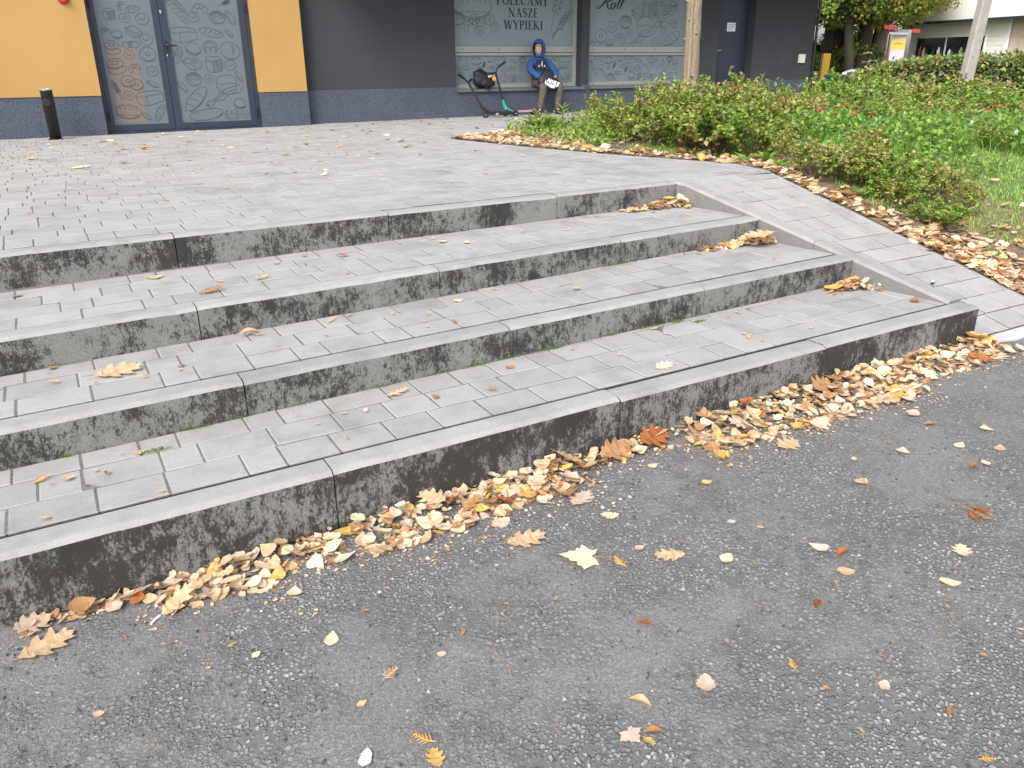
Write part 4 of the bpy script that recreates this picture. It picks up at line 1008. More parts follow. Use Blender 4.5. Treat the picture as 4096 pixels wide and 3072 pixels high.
mb.f.append(tuple(range(3*n, 4*n))); mb.m.append(0); mb.f.append(tuple(reversed(range(n)))); mb.m.append(0)
mb.build('body', M['bag'], lbag, True)
mb = MB(); mb.tube([bagp(0.10,0.0,-0.06), bagp(0.14,0.06,-0.16), bagp(0.20,0.10,-0.26), bagp(0.24,0.10,-0.33)], 0.009, 6); mb.build('strap', M['bag'], lbag)
mb = MB()
def bagr(pts, w, k):
    rib = MB(); ribbon(rib, pts, w, 0); ca, sa = math.cos(R_(-20)), math.sin(R_(-20))
    for f in rib.f:
        q = []
        for i in f:
            x, _, z = rib.v[i]; x = (x + 0.32*z)*.82; z *= .82           # slanted capitals
            X, Z = 0.030 + x*ca - z*sa, 0.038 + x*sa + z*ca
            q.append(bagp(X, -0.052 - 0.0002*k, Z))
        mb.face(q)
H = 0.036
for k, pts in enumerate([[(-.10,-H),(-.10,H)], [(-.10,H),(-.05,-H)], [(-.05,-H),(-.05,H)], [(-.012,-H),(-.012,H)], [(.025,-H),(.025,H)], [(.025,.0),(.066,H)], [(.035,.004),(.070,-H)], [(.095,-H),(.095,H)], [(.095,H-.008),(.135,H-.008)], [(.095,0),(.128,0)], [(.095,-H+.008),(.135,-H+.008)]]):
    bagr(pts, 0.021 if k not in (8,9,10) else 0.017, k)
bagr([(-.145,-.01),(-.13,-.06),(-.09,-.075),(-.03,-.072),(.04,-.062),(.13,-.045)], [.004,.03,.042,.040,.030,.005], 12)
bagr([(-.05,-.088),(.02,-.092),(.08,-.085)], [.02,.034,.01], 13)
mb.build('lettering', M['white'], lbag)

# backpack on the sill
bpk = empty('backpack', (5.78, 9.87, 1.10)); tag(bpk, 'slumped black backpack with a yellow tag on the window sill', 'backpack')
bp = blob('body', (0, 0, 0.13), 0.20, 0.095, 0.140, bpk, M['bag'], 0.0, 18, None, 0.07, 5)
for v in bp.data.vertices:
    x, y, z = v.co
    z += -0.30*(x+0.02)*(1 if z > 0.1 else 0.25)      # high on the left, sagging to the right
    v.co = (x, y, max(0.004 - (0.03 if x > 0.0 and y < -0.03 else 0), z))
blob('side_pocket', (0.02, -0.075, 0.075), 0.12, 0.05, 0.075, bpk, M['bag'], 0.0, 10, None, 0.05, 8)
mb = MB(); mb.tube([(-0.12,-0.01,0.27),(-0.11,-0.03,0.31),(-0.07,-0.03,0.31),(-0.05,-0.01,0.27)], 0.008, 6); mb.build('handle', M['bag'], bpk)
mb = MB()
for k, (pts, w) in enumerate([([(0.02,0.205),(0.03,0.165),(0.055,0.17),(0.085,0.19)], .014), ([(0.04,0.205),(0.05,0.185),(0.07,0.195),(0.065,0.21),(0.09,0.205)], .010)]):
    rib = MB(); ribbon(rib, pts, w, -0.108-0.0003*k); mb.add(rib.v, rib.f)
mb.build('emblem', M['white'], bpk)
mb = MB(); tp = [(0.085,0.155),(0.110,0.195),(0.150,0.165),(0.158,0.125),(0.125,0.105),(0.092,0.12)]
mb.add([(x,-0.122,z) for x,z in tp] + [(x,-0.117,z) for x,z in tp], [(5,4,3,2,1,0),(6,7,8,9,10,11)] + [(i,(i+1)%6,6+(i+1)%6,6+i) for i in range(6)]); mb.build('tag', M['tagy'], bpk)
mb = MB(); mb.tube([(-0.02,-0.08,0.02),(0.0,-0.12,-0.015),(0.04,-0.125,-0.03),(0.06,-0.12,0.0)], 0.011, 6); mb.build('strap', M['bag'], bpk)

# ---- two stunt scooters
def wheel_into(root, x, y, z, r_=0.052, col=None):
    w = empty('wheel', (x, y, z), 0, root)
    mb = MB(); mb.lathe([(r_*0.72,-.012),(r_*0.92,-.012),(r_,-.007),(r_,.007),(r_*0.92,.012),(r_*0.72,.012)], 24, (0,0,0), 0, 'Y'); mb.build('tyre', M['wheel'], w, False)
    mb = MB(); mb.lathe([(0.008,-.013),(r_*0.24,-.013),(r_*0.24,.013),(0.008,.013)], 12, (0,0,0), 0, 'Y')
    for a in range(6):
        t = a*math.pi/3; mb.tube([(math.cos(t)*r_*.2, 0, math.sin(t)*r_*.2), (math.cos(t)*r_*.75, 0, math.sin(t)*r_*.75)], 0.006, 5)
    mb.build('rim', col or M['steel'], w)
def scooter(base, lab, deck, stem, bars, stem_split, mats, deck_m, rear_m):
    s = empty('stunt_scooter', base); tag(s, lab, 'scooter', 'scooters leaning by the window')
    bx, by, bz = base
    def q(p): return (p[0]-bx, p[1]-by, p[2]-bz)
    (xa, ya), (xb, yb), zd, lean = deck
    mb = MB(); t = Vector((xb-xa, yb-ya, 0)).normalized(); nn = Vector((-t.y, t.x, 0))
    pr = []
    for l, w in ((0,.022),(.05,.048),(.10,.052),(1,.052)):
        L = l if l == 1 else l
        pr.append((L, w))
    D = math.hypot(xb-xa, yb-ya); pts = []
    for l, w in pr: pts.append((l*D if l < 1 else D, w))
    ringu = [(l, w) for l, w in pts] + [(l, -w) for l, w in reversed(pts)]
    top = []; bot = []
    for l, w in ringu:
        p = Vector((xa, ya, zd)) + t*l + nn*w + Vector((0,0,w*lean)); top.append(q(p)); bot.append(q(p - Vector((0,0,0.026))))
    n = len(ringu)
    mb.add(top+bot, [tuple(reversed(range(n))), tuple(range(n, 2*n))] + [(i,(i+1)%n,n+(i+1)%n,n+i) for i in range(n)]); mb.build('deck', deck_m, s)
    mb = MB(); p0 = Vector((xb, yb, zd-0.005)); mb.box(-0.0,0.075,-.022,.022,-.0,.006); mb.v = [q(p0 + t*v[0] + nn*v[1] + Vector((0,0,v[2]+0.35*v[0]))) for v in mb.v]; mb.build('brake', rear_m, s)
    wheel_into(s, *q((xb+t.x*0.045, yb+t.y*0.045, 0.665+0.052)), 0.052)
    f0, f1 = Vector(stem[0]), Vector(stem[1])
    wheel_into(s, *q(f0 + Vector((-0.012, 0, -0.0))), 0.052)
    d = (f1-f0).normalized()
    mb = MB(); n2 = Vector((-d.z*0, 1, 0))
    for sg in (-1, 1): mb.tube([q(f0 + n2*0.018*sg), q(f0 + d*0.075 + n2*0.018*sg), q(f0 + d*0.10)], 0.0085, 6)
    mb.build('fork', mats[0], s)
    mb = MB(); a = Vector((xa, ya, zd-0.012)); mb.tube([q(a + t*0.02), q(a*0.45 + (f0+d*0.12)*0.55), q(f0 + d*0.13)], [0.020,0.017,0.020], 8); mb.tube([q(f0+d*0.09), q(f0+d*0.17)], 0.024, 10); mb.build('head_tube', mats[0], s)
    sp = f0 + (f1-f0)*stem_split
    mb = MB(); mb.tube([q(f0+d*0.10), q(sp)], 0.021, 10); mb.build('clamp', mats[1], s)
    mb = MB(); mb.tube([q(sp), q(f1)], 0.0165, 10); br = mb.build('stem', mats[2], s)
    mb = MB()
    for bp_ in bars:
        mb.tube([q(p) for p in bp_[:-1]], 0.0125, 8)
    mb.build('handlebar', mats[2], s)
    for bp_ in bars:
        a, b = Vector(bp_[-2]), Vector(bp_[-1]); mb = MB(); mb.tube([q(a - (b-a)*0.05), q(b)], 0.018, 10); mb.tube([q(b-(b-a)*0.02), q(b+(b-a)*0.04)], 0.021, 10); mb.build('grip', M['grip'], s)
    return s
sc1 = scooter((5.58, 9.42, 0.665), 'all black scooter standing nearest the grey wall, its handlebar leaning left', ((5.66, 9.42), (6.08, 9.45), 0.745, 0.25),
        ((5.575, 9.42, 0.717), (5.335, 9.56, 1.205)),
        [[(5.335,9.56,1.205),(5.29,9.55,1.235),(5.25,9.53,1.262),(5.125,9.48,1.318)], [(5.335,9.56,1.205),(5.37,9.62,1.20),(5.42,9.68,1.21),(5.50,9.77,1.235)]], 0.26, (M['black'], M['black'], M['black']), M['black'], M['black'])
mb = MB(); mb.box(0.13, 0.185, -0.0575, -0.0565, 0.045, 0.078); mb.v = [(v[0]+0.015*(v[2]-0.05)*10, v[1]-0.0, v[2]) for v in mb.v]; mb.build('sticker', M['sticker'], sc1)
sc2 = scooter((6.03, 9.58, 0.665), 'scooter with teal fork and pink shimmering deck beside the sitting child\'s feet', ((6.10, 9.58), (6.50, 9.60), 0.755, 0.0),
        ((6.035, 9.60, 0.717), (5.872, 9.64, 1.335)),
        [[(5.872,9.64,1.335),(5.895,9.64,1.375),(5.918,9.64,1.415),(6.045,9.66,1.492)], [(5.872,9.64,1.335),(5.84,9.62,1.328),(5.80,9.60,1.325),(5.68,9.52,1.318)]], 0.34, (M['teal'], M['teal'], M['black']), M['oil'], M['red'])
# ------------------------------------------------------------------ vegetation
nr = np.random.default_rng(5)
def np_mesh(name, V, Q, mi, mats):
    me = bpy.data.meshes.new(name)
    nv, nq = len(V), len(Q)
    me.vertices.add(nv); me.vertices.foreach_set('co', np.asarray(V, np.float32).ravel())
    me.loops.add(nq*4); me.loops.foreach_set('vertex_index', np.asarray(Q, np.int32).ravel())
    me.polygons.add(nq); me.polygons.foreach_set('loop_start', np.arange(0, nq*4, 4, dtype=np.int32))
    for mt in mats: me.materials.append(mt)
    me.polygons.foreach_set('material_index', np.asarray(mi, np.int32))
    me.update(calc_edges=True); me.validate()
    return me
def unit(a): return a/np.maximum(1e-9, np.linalg.norm(a, axis=1, keepdims=True))
def leaf_quads(Pp, Dd, Nn, Ls, Ws, fold=0.25):
    """folded rhombic leaves: base, left, tip, right"""
    Dd = unit(Dd); Sx = unit(np.cross(Dd, Nn)); Nn = np.cross(Sx, Dd)
    L = Ls[:, None]; W = Ws[:, None]
    base = Pp; tip = Pp + Dd*L - Nn*L*0.12
    mid = Pp + Dd*L*0.45
    a = mid + Sx*W*0.5 + Nn*W*fold; b = mid - Sx*W*0.5 + Nn*W*fold
    n = len(Pp); V = np.stack([base, a, tip, b], 1).reshape(-1, 3)
    return V, np.arange(n*4).reshape(n, 4)
def pick(n, w): return nr.choice(len(w), size=n, p=np.array(w)/sum(w))

def make_shrub(name, h, w, nst, nl, leaf, mats, wts, upright=0.6):
    """twiggy shrub: returns (foliage mesh, stems mesh), base at origin"""
    st = MB(); Ps = []; Ds = []
    for i in range(nst):
        a = nr.uniform(0, 2*np.pi); sp = nr.uniform(0.1, 1.0)**0.7*w/2; hh = h*nr.uniform(0.6, 1.0)*(1 - 0.35*sp/(w/2))
        p0 = np.array([nr.normal(0, .025), nr.normal(0, .025), -0.02]); p3 = np.array([math.cos(a)*sp, math.sin(a)*sp, hh])
        mid = p0*0.5 + p3*0.5 + np.array([math.cos(a)*sp*0.25*(1-upright), math.sin(a)*sp*0.25*(1-upright), 0]) + nr.normal(0, 0.02, 3)
        pts = []
        for t in np.linspace(0, 1, 6): pts.append((1-t)**2*p0 + 2*t*(1-t)*mid + t*t*p3)
        st.tube([tuple(p) for p in pts], [0.0045, .004, .0035, .003, .002, .0012], 4, 0, False)
        for k in range(4):                      # side twigs
            t = nr.uniform(0.45, 0.97); q = (1-t)**2*p0 + 2*t*(1-t)*mid + t*t*p3
            dirv = np.array([nr.normal(0, 1), nr.normal(0, 1), nr.uniform(0.3, 1.4)]); dirv /= np.linalg.norm(dirv); ln_ = nr.uniform(0.06, 0.16)*h/0.5
            e = q + dirv*ln_
            st.tube([tuple(q), tuple(e)], [.002, .001], 3, 0, False)
            m_ = max(3, int(nl/(nst*8)))
            tt = nr.uniform(0.1, 1, m_)[:, None]; Ps.append(q + (e-q)*tt); Ds.append(np.repeat(dirv[None], m_, 0))
        m_ = int(nl/(nst*2)); tt = nr.beta(2.4, 1.0, m_)*0.75 + 0.25; tt = tt[:, None]
        Ps.append((1-tt)**2*p0 + 2*tt*(1-tt)*mid + tt*tt*p3); dv = p3 - mid; Ds.append(np.repeat((dv/np.linalg.norm(dv))[None], m_, 0))
    Pp = np.concatenate(Ps); Ax = np.concatenate(Ds); n = len(Pp)
    rnd = unit(nr.normal(0, 1, (n, 3))); Dd = unit(rnd*0.9 + Ax*0.45 + np.array([0, 0, 0.15]))
    Nn = unit(np.array([0, 0, 1.0]) + 0.6*nr.normal(0, 1, (n, 3)))
    Ls = leaf*nr.uniform(0.6, 1.25, n); V, Q = leaf_quads(Pp, Dd, Nn, Ls, Ls*0.62)
    # colour follows the twig: patches of fresh, green and turned leaves
    mi = pick(n, wts); blk = (np.arange(n)//9); pm = pick(blk.max()+1, wts); use = nr.random(n) < 0.65; mi = np.where(use, pm[blk], mi)
    return np_mesh(name + '_foliage', V, Q, mi, mats), st.mesh(name + '_stems', M['twig'])
GREEN = [M['g1'], M['g2'], M['g6'], M['g3'], M['g4']]
PROTO = {
 'green': make_shrub('green', 0.55, 0.56, 17, 2300, 0.038, GREEN, [.30,.28,.26,.12,.04]),
 'lime': make_shrub('lime', 0.55, 0.58, 17, 2200, 0.038, GREEN, [.16,.42,.26,.12,.04]),
 'bronze': make_shrub('bronze', 0.55, 0.54, 18, 2400, 0.036, GREEN, [.16,.24,.14,.38,.08]),
 'mixed': make_shrub('mixed', 0.55, 0.62, 17, 2200, 0.038, GREEN, [.20,.30,.22,.25,.03]),
 'loose': make_shrub('loose', 0.60, 0.44, 10, 1000, 0.034, GREEN, [.14,.28,.14,.38,.06]),
}
def put_shrub(kind, x, y, h, label, w=1.0, group='shrubs in the planting bed', name='shrub'):
    z = lawn_z(x, y) if y < 6.45 else slope_z(y)
    e = empty(name, (x, y, z - 0.01), nr.uniform(0, 6.28)); s = h/0.55
    e.scale = (s*w, s*w, s)
    link('foliage', PROTO[kind][0], e); link('stem', PROTO[kind][1], e)
    tag(e, label, 'shrub', group); return e
put_shrub('green', 4.45, 5.92, 0.27, 'small rounded bright green shrub at the tip of the bed near the child\'s feet', 1.6)
put_shrub('loose', 5.45, 6.22, 0.42, 'thin half-bare bronze shrub standing between the child and the slim tree')
put_shrub('bronze', 5.10, 5.55, 0.30, 'low bronze shrub behind the leaf strip, right of the small rounded shrub', 1.2)
put_shrub('mixed', 4.72, 4.55, 0.50, 'mixed green shrub on the left end of the tall row along the paving', 1.3)
put_shrub('lime', 4.95, 5.0, 0.48, 'lime shrub set back behind the left end of the tall row', 1.3)
put_shrub('bronze', 4.66, 4.05, 0.54, 'bronze and green shrub second in the tall row along the paving', 1.3)
put_shrub('green', 4.64, 3.62, 0.60, 'dense green shrub in the tall row just left of the slim tree foot', 1.3)
put_shrub('mixed', 4.76, 3.28, 0.68, 'tallest shrub of the row along the paving, right of the slim tree', 1.3)
put_shrub('green', 4.82, 2.92, 0.58, 'dark leafy shrub at the bend where paving meets ramp', 1.3)
put_shrub('bronze', 5.12, 3.86, 0.62, 'bronze shrub close behind the slim tree trunk', 1.3)
put_shrub('loose', 4.62, 2.45, 0.36, 'thin yellowish shrub beside the top of the ramp')
put_shrub('bronze', 4.52, 2.02, 0.34, 'low bronze shrub nearest the top edge of the ramp', 1.35)
put_shrub('bronze', 4.76, 1.80, 0.38, 'reddish green shrub second down along the ramp', 1.45)
put_shrub('lime', 5.00, 1.62, 0.42, 'lime shrub third down along the ramp, set back on the grass', 1.4)
put_shrub('mixed', 4.84, 1.40, 0.33, 'low mixed shrub halfway down along the ramp', 1.5)
put_shrub('green', 4.78, 1.08, 0.25, 'smallest green shrub lowest down along the ramp', 1.7)
put_shrub('bronze', 5.22, 1.42, 0.34, 'small bronze shrub behind the lowest ramp shrubs', 1.3)
put_shrub('loose', 5.25, 1.15, 0.30, 'thin shrub standing on the grass right of the ramp shrubs', 1.2)
put_shrub('loose', 4.66, 4.30, 0.66, 'tall open shrub poking above the left half of the tall row', .9)
put_shrub('loose', 4.90, 3.45, 0.80, 'tall open shrub poking up right behind the tallest shrub', .9)
put_shrub('loose', 4.78, 3.82, 0.70, 'tall open shrub in front of the slim tree trunk', .8)
put_shrub('loose', 5.05, 3.05, 0.70, 'tall open shrub behind the dark shrub at the bend', .9)
put_shrub('loose', 5.3, 4.75, 0.66, 'tall open shrub behind the left end of the row', .9)
put_shrub('loose', 4.92, 1.86, 0.50, 'tall thin shrub rising behind the ramp shrubs', 1.0)
BACK = [(5.42,4.44,.57),(6.28,4.82,.58),(6.14,4.25,.51),(6.12,3.84,.5),(7.97,5.22,.55),(8.54,5.32,.62),(9.11,5.42,.69),(8.89,4.89,.61),(8.66,4.37,.55),(9.62,4.74,.59),(10.22,4.74,.6),(9.95,4.23,.51),(9.66,3.75,.47),(9.34,3.31,.46),(5.5,3.38,.41),(6.56,3.8,.43),(7.0,3.74,.43),(6.82,3.15,.40),(6.77,2.71,.34),(7.19,2.61,.34),(6.91,2.12,.30),
        (7.2,5.6,.6),(6.7,5.5,.6),(5.9,5.3,.55),(7.5,4.4,.5),(8.0,4.0,.5),(8.3,3.4,.42),(7.6,3.2,.4),(9.0,2.8,.36),(8.2,2.6,.34),(10.6,5.6,.62),(10.0,5.8,.65),(7.9,6.1,.6),(11.2,5.0,.6)]
for i, (x, y, h) in enumerate(BACK):
    k = ['green', 'lime', 'mixed', 'bronze', 'lime', 'green'][i % 6]
    col_ = {'green': 'green', 'lime': 'lime-coloured', 'mixed': 'mixed green and bronze', 'bronze': 'bronze-tinged'}[k]
    where = ('close behind the slim tree' if x < 6.0 else 'under the second window and side door' if y > 5.4 and x < 8 else 'in front of the side door' if y > 4.0 and x < 7 else 'below the corner of the grey wall' if y > 5.0 and x < 9.2 else 'just before the clipped hedge' if x > 9.5 and y > 4.5 else 'at the foot of the concrete pole' if x > 9.2 else 'among the red blooms' if y > 2.9 else 'at the edge of the grass')
    put_shrub(k, x, y, h, col_ + ' shrub in the planting ' + where, 1.25, 'background shrubs of the planting bed', 'background_shrub')

# low flowering plants with red blooms
def make_rose():
    n = 420; a = nr.uniform(0, 2*np.pi, n); rr = 0.24*np.sqrt(nr.random(n)); Pp = np.stack([rr*np.cos(a), rr*np.sin(a), nr.uniform(0.02, 0.22, n)*(1-rr*1.6)], 1)
    Dd = unit(nr.normal(0, 1, (n, 3)) + np.array([0,0,.3])); Nn = unit(np.array([0,0,1.0]) + .5*nr.normal(0,1,(n,3))); Ls = .045*nr.uniform(.6,1.2,n)
    V, Q = leaf_quads(Pp, Dd, Nn, Ls, Ls*.7)
    return np_mesh('rose_foliage', V, Q, pick(n, [.5,.44,.06]), [M['g1'], M['g6'], M['g7']])
ROSE = make_rose()
fl = MB()
for k in range(5):
    t = k*2*math.pi/5; fl.face([(0,0,0), (.014*math.cos(t-.5), .014*math.sin(t-.5), .006), (.022*math.cos(t), .022*math.sin(t), .010), (.014*math.cos(t+.5), .014*math.sin(t+.5), .006)])
fl.lathe([(.006,.0),(.007,.006),(.003,.010)], 6)
FLW = fl.mesh('bloom', M['berry'])
for i, (x, y, nf) in enumerate([(6.2,3.3,2),(6.6,3.5,2),(7.1,3.4,2),(6.0,2.9,1),(6.9,2.9,2),(7.5,3.0,2),(7.8,3.7,2),(7.2,2.3,1),(8.0,2.9,2),(8.6,3.0,2),(6.4,2.6,1),(8.9,3.8,2),(7.7,2.3,1),(5.9,3.4,1),(9.3,4.2,2),(6.3,2.2,0),(5.8,2.4,0),(7.3,1.9,0)]):
    e = empty('flowering_plant', (x, y, lawn_z(x, y)), nr.uniform(0, 6)); e.scale = (1.25, 1.25, 1.25)
    tag(e, 'low spreading plant with red blooms among the green ground cover' if nf else 'low leafy plant without blooms at the edge of the grass', 'plant', 'flowering plants' if nf else 'leafy plants without blooms')
    link('foliage', ROSE, e)
    for k in range(nf):
        f_ = link('bloom', FLW, e); f_.location = (nr.uniform(-.16,.16), nr.uniform(-.16,.16), nr.uniform(.17,.24)); f_.rotation_euler = (nr.uniform(-.9,.2), nr.uniform(-.6,.3), 0)

# seedlings with large blue-green leaves, a palm-like perennial, docks at the paving edge
def big_leaf(mb, p, d, L, W, mi=0, lobes=False):
    p = Vector(p); d = Vector(d).normalized(); s = d.cross(Vector((0,0,1)));
    if s.length < .01: s = Vector((1,0,0))
    s.normalize(); n_ = s.cross(d)
    prof = [(0,.06),(.15,.5),(.35,1),(.6,.85),(.82,.45),(1,.02)] if not lobes else [(0,.05),(.1,.7),(.22,.45),(.38,1),(.5,.5),(.68,.62),(.8,.25),(1,.02)]
    prev = None
    for t, w in prof:
        c = p + d*L*t - n_*L*0.25*t*t*0.6 + Vector((0,0,-0.12*L*t*t)); a = c + s*W*w*.5 + n_*W*w*.12; b = c - s*W*w*.5 + n_*W*w*.12
        if prev: mb.face([prev[0], prev[1], c, a], mi); mb.face([prev[1], prev[2], b, c], mi)
        prev = (a, c, b)
def seedling(x, y, h, lab, nl=7, L=.12):
    e = empty('maple_seedling', (x, y, lawn_z(x, y)), 0); tag(e, lab, 'seedling', 'tree seedlings in the bed')
    mb = MB(); mb.tube([(0,0,0),(.01,.01,h*.5),(-.01,.0,h)], [.006,.005,.003], 5); mb.build('stem', M['twig'], e)
    for k in range(nl):
        a = k*2.4 + x; z = h*(0.45 + 0.55*k/(nl-1)); mb = MB()
        big_leaf(mb, (0,0,z), (math.cos(a), math.sin(a), .15), L*(1.15-.4*k/nl), L*1.05, 0, True); mb.build('leaf', M['g7'] if k % 3 else M['g6'], e)
seedling(6.85, 3.45, .78, 'tall blue-green seedling rising in the middle of the planting'); seedling(8.3, 4.6, .72, 'seedling with drooping blue-green leaves near the hedge', 6, .14)
seedling(7.7, 2.75, .50, 'shorter seedling towards the grass at the right', 6, .11); seedling(9.8, 3.9, .75, 'seedling in front of the concrete pole', 6, .15); seedling(10.0, 2.9, .62, 'seedling at the right edge of the planting', 6, .15)
pl = empty('lily_plant', (4.78, 5.98, lawn_z(4.78, 5.98))); tag(pl, 'palm-like green perennial with a leaf rosette beside the small rounded shrub', 'plant')
mb = MB(); mb.tube([(0,0,0),(.005,0,.24)], [.006,.004], 5); mb.build('stem', M['g1'], pl)
for k in range(16):
    a = k*2.4; mb = MB(); big_leaf(mb, (0,0,.10+.009*k), (math.cos(a), math.sin(a), .25+.05*k), .14, .022); mb.build('leaf', M['g6'], pl)
for i, (x, y, s) in enumerate([(4.12,5.62,1.0),(4.66,2.62,1.15),(4.52,2.74,.9),(4.44,2.28,.8),(4.30,4.55,.8),(4.70,5.45,.9),(4.62,1.62,.7)]):
    e = empty('dock_plant', (x, y, lawn_z(x, y)), i*1.1); tag(e, ['broad-leaved dock at the tip of the bed', 'largest broad-leaved dock at the bend of the paving edge', 'broad-leaved dock just left of the bend of the paving edge', 'broad-leaved dock beside the top of the ramp', 'broad-leaved dock in the leaf strip before the tall row', 'broad-leaved dock under the palm-like perennial', 'small dock halfway along the ramp edge'][i], 'weed', 'broad-leaved weeds')
    for k in range(8):
        a = k*0.8+i; mb = MB(); big_leaf(mb, (0,0,.01), (math.cos(a), math.sin(a), .5+.3*(k % 3)), .15*s, .055*s); mb.build('leaf', M['g6'] if k % 2 else M['g1'], e)

# ground cover and grass: uncountable
def in_bed(x, y, marg): return x > bed_x(min(y, 6.4)) + marg
def cover(n, xr, yr, marg, hmin, hmax, leaf, mats, wts, thr=None, name='ground_cover', label=''):
    X = nr.uniform(*xr, n*2); Y = nr.uniform(*yr, n*2)
    keep = np.array([in_bed(x, y, marg) for x, y in zip(X, Y)])
    if thr is not None: keep &= np.array([thr(x, y) for x, y in zip(X, Y)])
    X, Y = X[keep][:n], Y[keep][:n]; m_ = len(X)
    hf = 0.5 + 0.5*np.sin(X*4.1+1.3*Y)*np.sin(Y*3.7-X) ; Hh = (hmin + (hmax-hmin)*hf)*nr.random(m_)**0.6
    Z = np.array([lawn_z(x, y) for x, y in zip(X, Y)]) + Hh
    Pp = np.stack([X, Y, Z], 1); Dd = unit(nr.normal(0, 1, (m_, 3)) + np.array([0,0,.35])); Nn = unit(np.array([0,0,1.0]) + .6*nr.normal(0,1,(m_,3))); Ls = leaf*nr.uniform(.5,1.3,m_)
    V, Q = leaf_quads(Pp, Dd, Nn, Ls, Ls*.6)
    pat = (np.sin(X*2.3+Y*1.7)+np.sin(Y*3.1-X*1.1))*.25+.5; base = pick(m_, wts)
    o = link(name, np_mesh(name, V, Q, base, mats)); tag(o, label, name.replace('_', ' '), None, 'stuff'); return o
cover(24000, (4.2, 11.5), (1.6, 6.4), 0.30, 0.02, 0.19, 0.045, [M['g1'], M['g6'], M['g7'], M['g2'], M['g3'], M['g4']], [.32,.34,.015,.20,.06,.065], lambda x, y: not (y < 2.6 and x > 5.2 and math.sin(x*2.1+y) < 0.5) and (x - bed_x(min(y,6.4)) > 0.8 or y < 0 or random.Random(int(x*997+y*811)).random() < .35), 'ground_cover', 'mixed green ground cover filling the planting bed')
cover(2000, (4.15, 5.6), (4.5, 6.4), 0.14, 0.01, 0.09, 0.045, [M['g1'], M['g6'], M['g2'], M['g3']], [.28,.40,.22,.10], None, 'low_weeds', 'low green weeds at the tip of the planting bed')
def grass(n, fn, name, label, hl=(.018,.05), yr=(-0.05,4.2), xr=(4.3,11.5)):
    X = nr.uniform(*xr, n*3); Y = nr.uniform(*yr, n*3); keep = np.array([in_bed(x, y, .22) and fn(x, y) for x, y in zip(X, Y)]); X, Y = X[keep][:n], Y[keep][:n]; m_ = len(X)
    Z = np.array([lawn_z(x, y) for x, y in zip(X, Y)]) - .004
    L = nr.uniform(*hl, m_)[:, None]; a = nr.uniform(0, 2*np.pi, m_); lean = unit(np.stack([np.cos(a)*.55, np.sin(a)*.55, np.ones(m_)], 1)); sx = np.stack([-np.sin(a), np.cos(a), np.zeros(m_)], 1)*.0028
    b = np.stack([X, Y, Z], 1); mid = b + lean*L*.55; tip = b + lean*L + np.stack([np.cos(a)*.5, np.sin(a)*.5, -.1*np.ones(m_)], 1)*L*.45
    V = np.stack([b-sx, b+sx, mid+sx*.8, mid-sx*.8, mid-sx*.8, mid+sx*.8, tip+sx*.1, tip-sx*.1], 1).reshape(-1, 3); Q = np.arange(m_*8).reshape(-1, 4)
    mi = np.repeat(pick(m_, [.72,.28]), 2)
    o = link(name, np_mesh(name, V, Q, mi, [M['grass1'], M['grass2']])); tag(o, label, 'grass', None, 'stuff')
grass(80000, lambda x, y: (x - bed_x(y)) > 0.45 + 0.25*math.sin(3*y) or math.sin(9*x)*math.sin(7*y) > .55, 'grass', 'short lawn grass beside the ramp and shrubs')
grass(2200, lambda x, y: x > 5.3 and y > 1.9, 'tall_grass', 'tufts of longer grass between the shrubs', (.10,.24), (1.9,4.6), (5.3,9.5))

# slim tree in the bed
def m_bark(name, a, b, sc=(9,9,1.6)):
    mt, nt, bs = mat(name); v = coords(nt, 'Object', sc); n1 = noise(nt, v, 5.0, 6, .65); n2 = noise(nt, coords(nt), 45.0, 4)
    c = mix(nt, 0.35, ramp(nt, n1, [(.3, a), (.7, b)]), ramp(nt, n2, [(.3, a), (.7, b)])); nt.links.new(c, bs.inputs['Base Color']); bs.inputs['Roughness'].default_value = .85
    bump(nt, bs, mth(nt, 'ADD', n1, mth(nt, 'MULTIPLY', n2, .3)), .6, .02); return mt
M['bark'] = m_bark('slim_bark', (0.14, 0.11, 0.075), (0.33, 0.275, 0.20)); M['bark_dark'] = m_bark('dark_bark', (0.025, 0.022, 0.018), (0.075, 0.065, 0.05)); M['bark_grey'] = m_bark('grey_bark', (0.10, 0.09, 0.07), (0.24, 0.22, 0.18))
def crown_mesh(name, n, blobs, leaf, mats, wts):
    """leaf clumps spread through several uneven lobes"""
    Ps = []; Cs = []
    tot = sum(b[3]**2 for b in blobs)
    for (x, y, z, r_) in blobs:
        k = int(n*r_*r_/tot); nc = max(6, k//28)
        d = unit(nr.normal(0, 1, (nc, 3))); rad = r_*(0.35+0.65*nr.random((nc, 1))**.5); cc = np.array([x, y, z]) + d*rad*np.array([1,1,.8])
        which = nr.integers(0, nc, k); Ps.append(cc[which] + nr.normal(0, r_*.13, (k, 3))); Cs.append(pick(nc, wts)[which])
    Pp = np.concatenate(Ps); mi = np.concatenate(Cs); m_ = len(Pp); alt = pick(m_, wts); mi = np.where(nr.random(m_) < .3, alt, mi)
    Dd = unit(nr.normal(0, 1, (m_, 3)) + np.array([0,0,-.3])); Nn = unit(np.array([0,0,1.0]) + .7*nr.normal(0,1,(m_,3))); Ls = leaf*nr.uniform(.6,1.3,m_)
    V, Q = leaf_quads(Pp, Dd, Nn, Ls, Ls*.7); return np_mesh(name, V, Q, mi, mats)
slim = empty('slim_tree', (5.02, 4.06, lawn_z(5.02, 4.06))); tag(slim, 'slender pale-barked tree in the planting bed before the second window', 'tree')
mb = MB()
def trunk_pts(z): return (-0.02*z/1.4 + .012*math.sin(z*3.1), .012*math.sin(z*2.3+1), z)
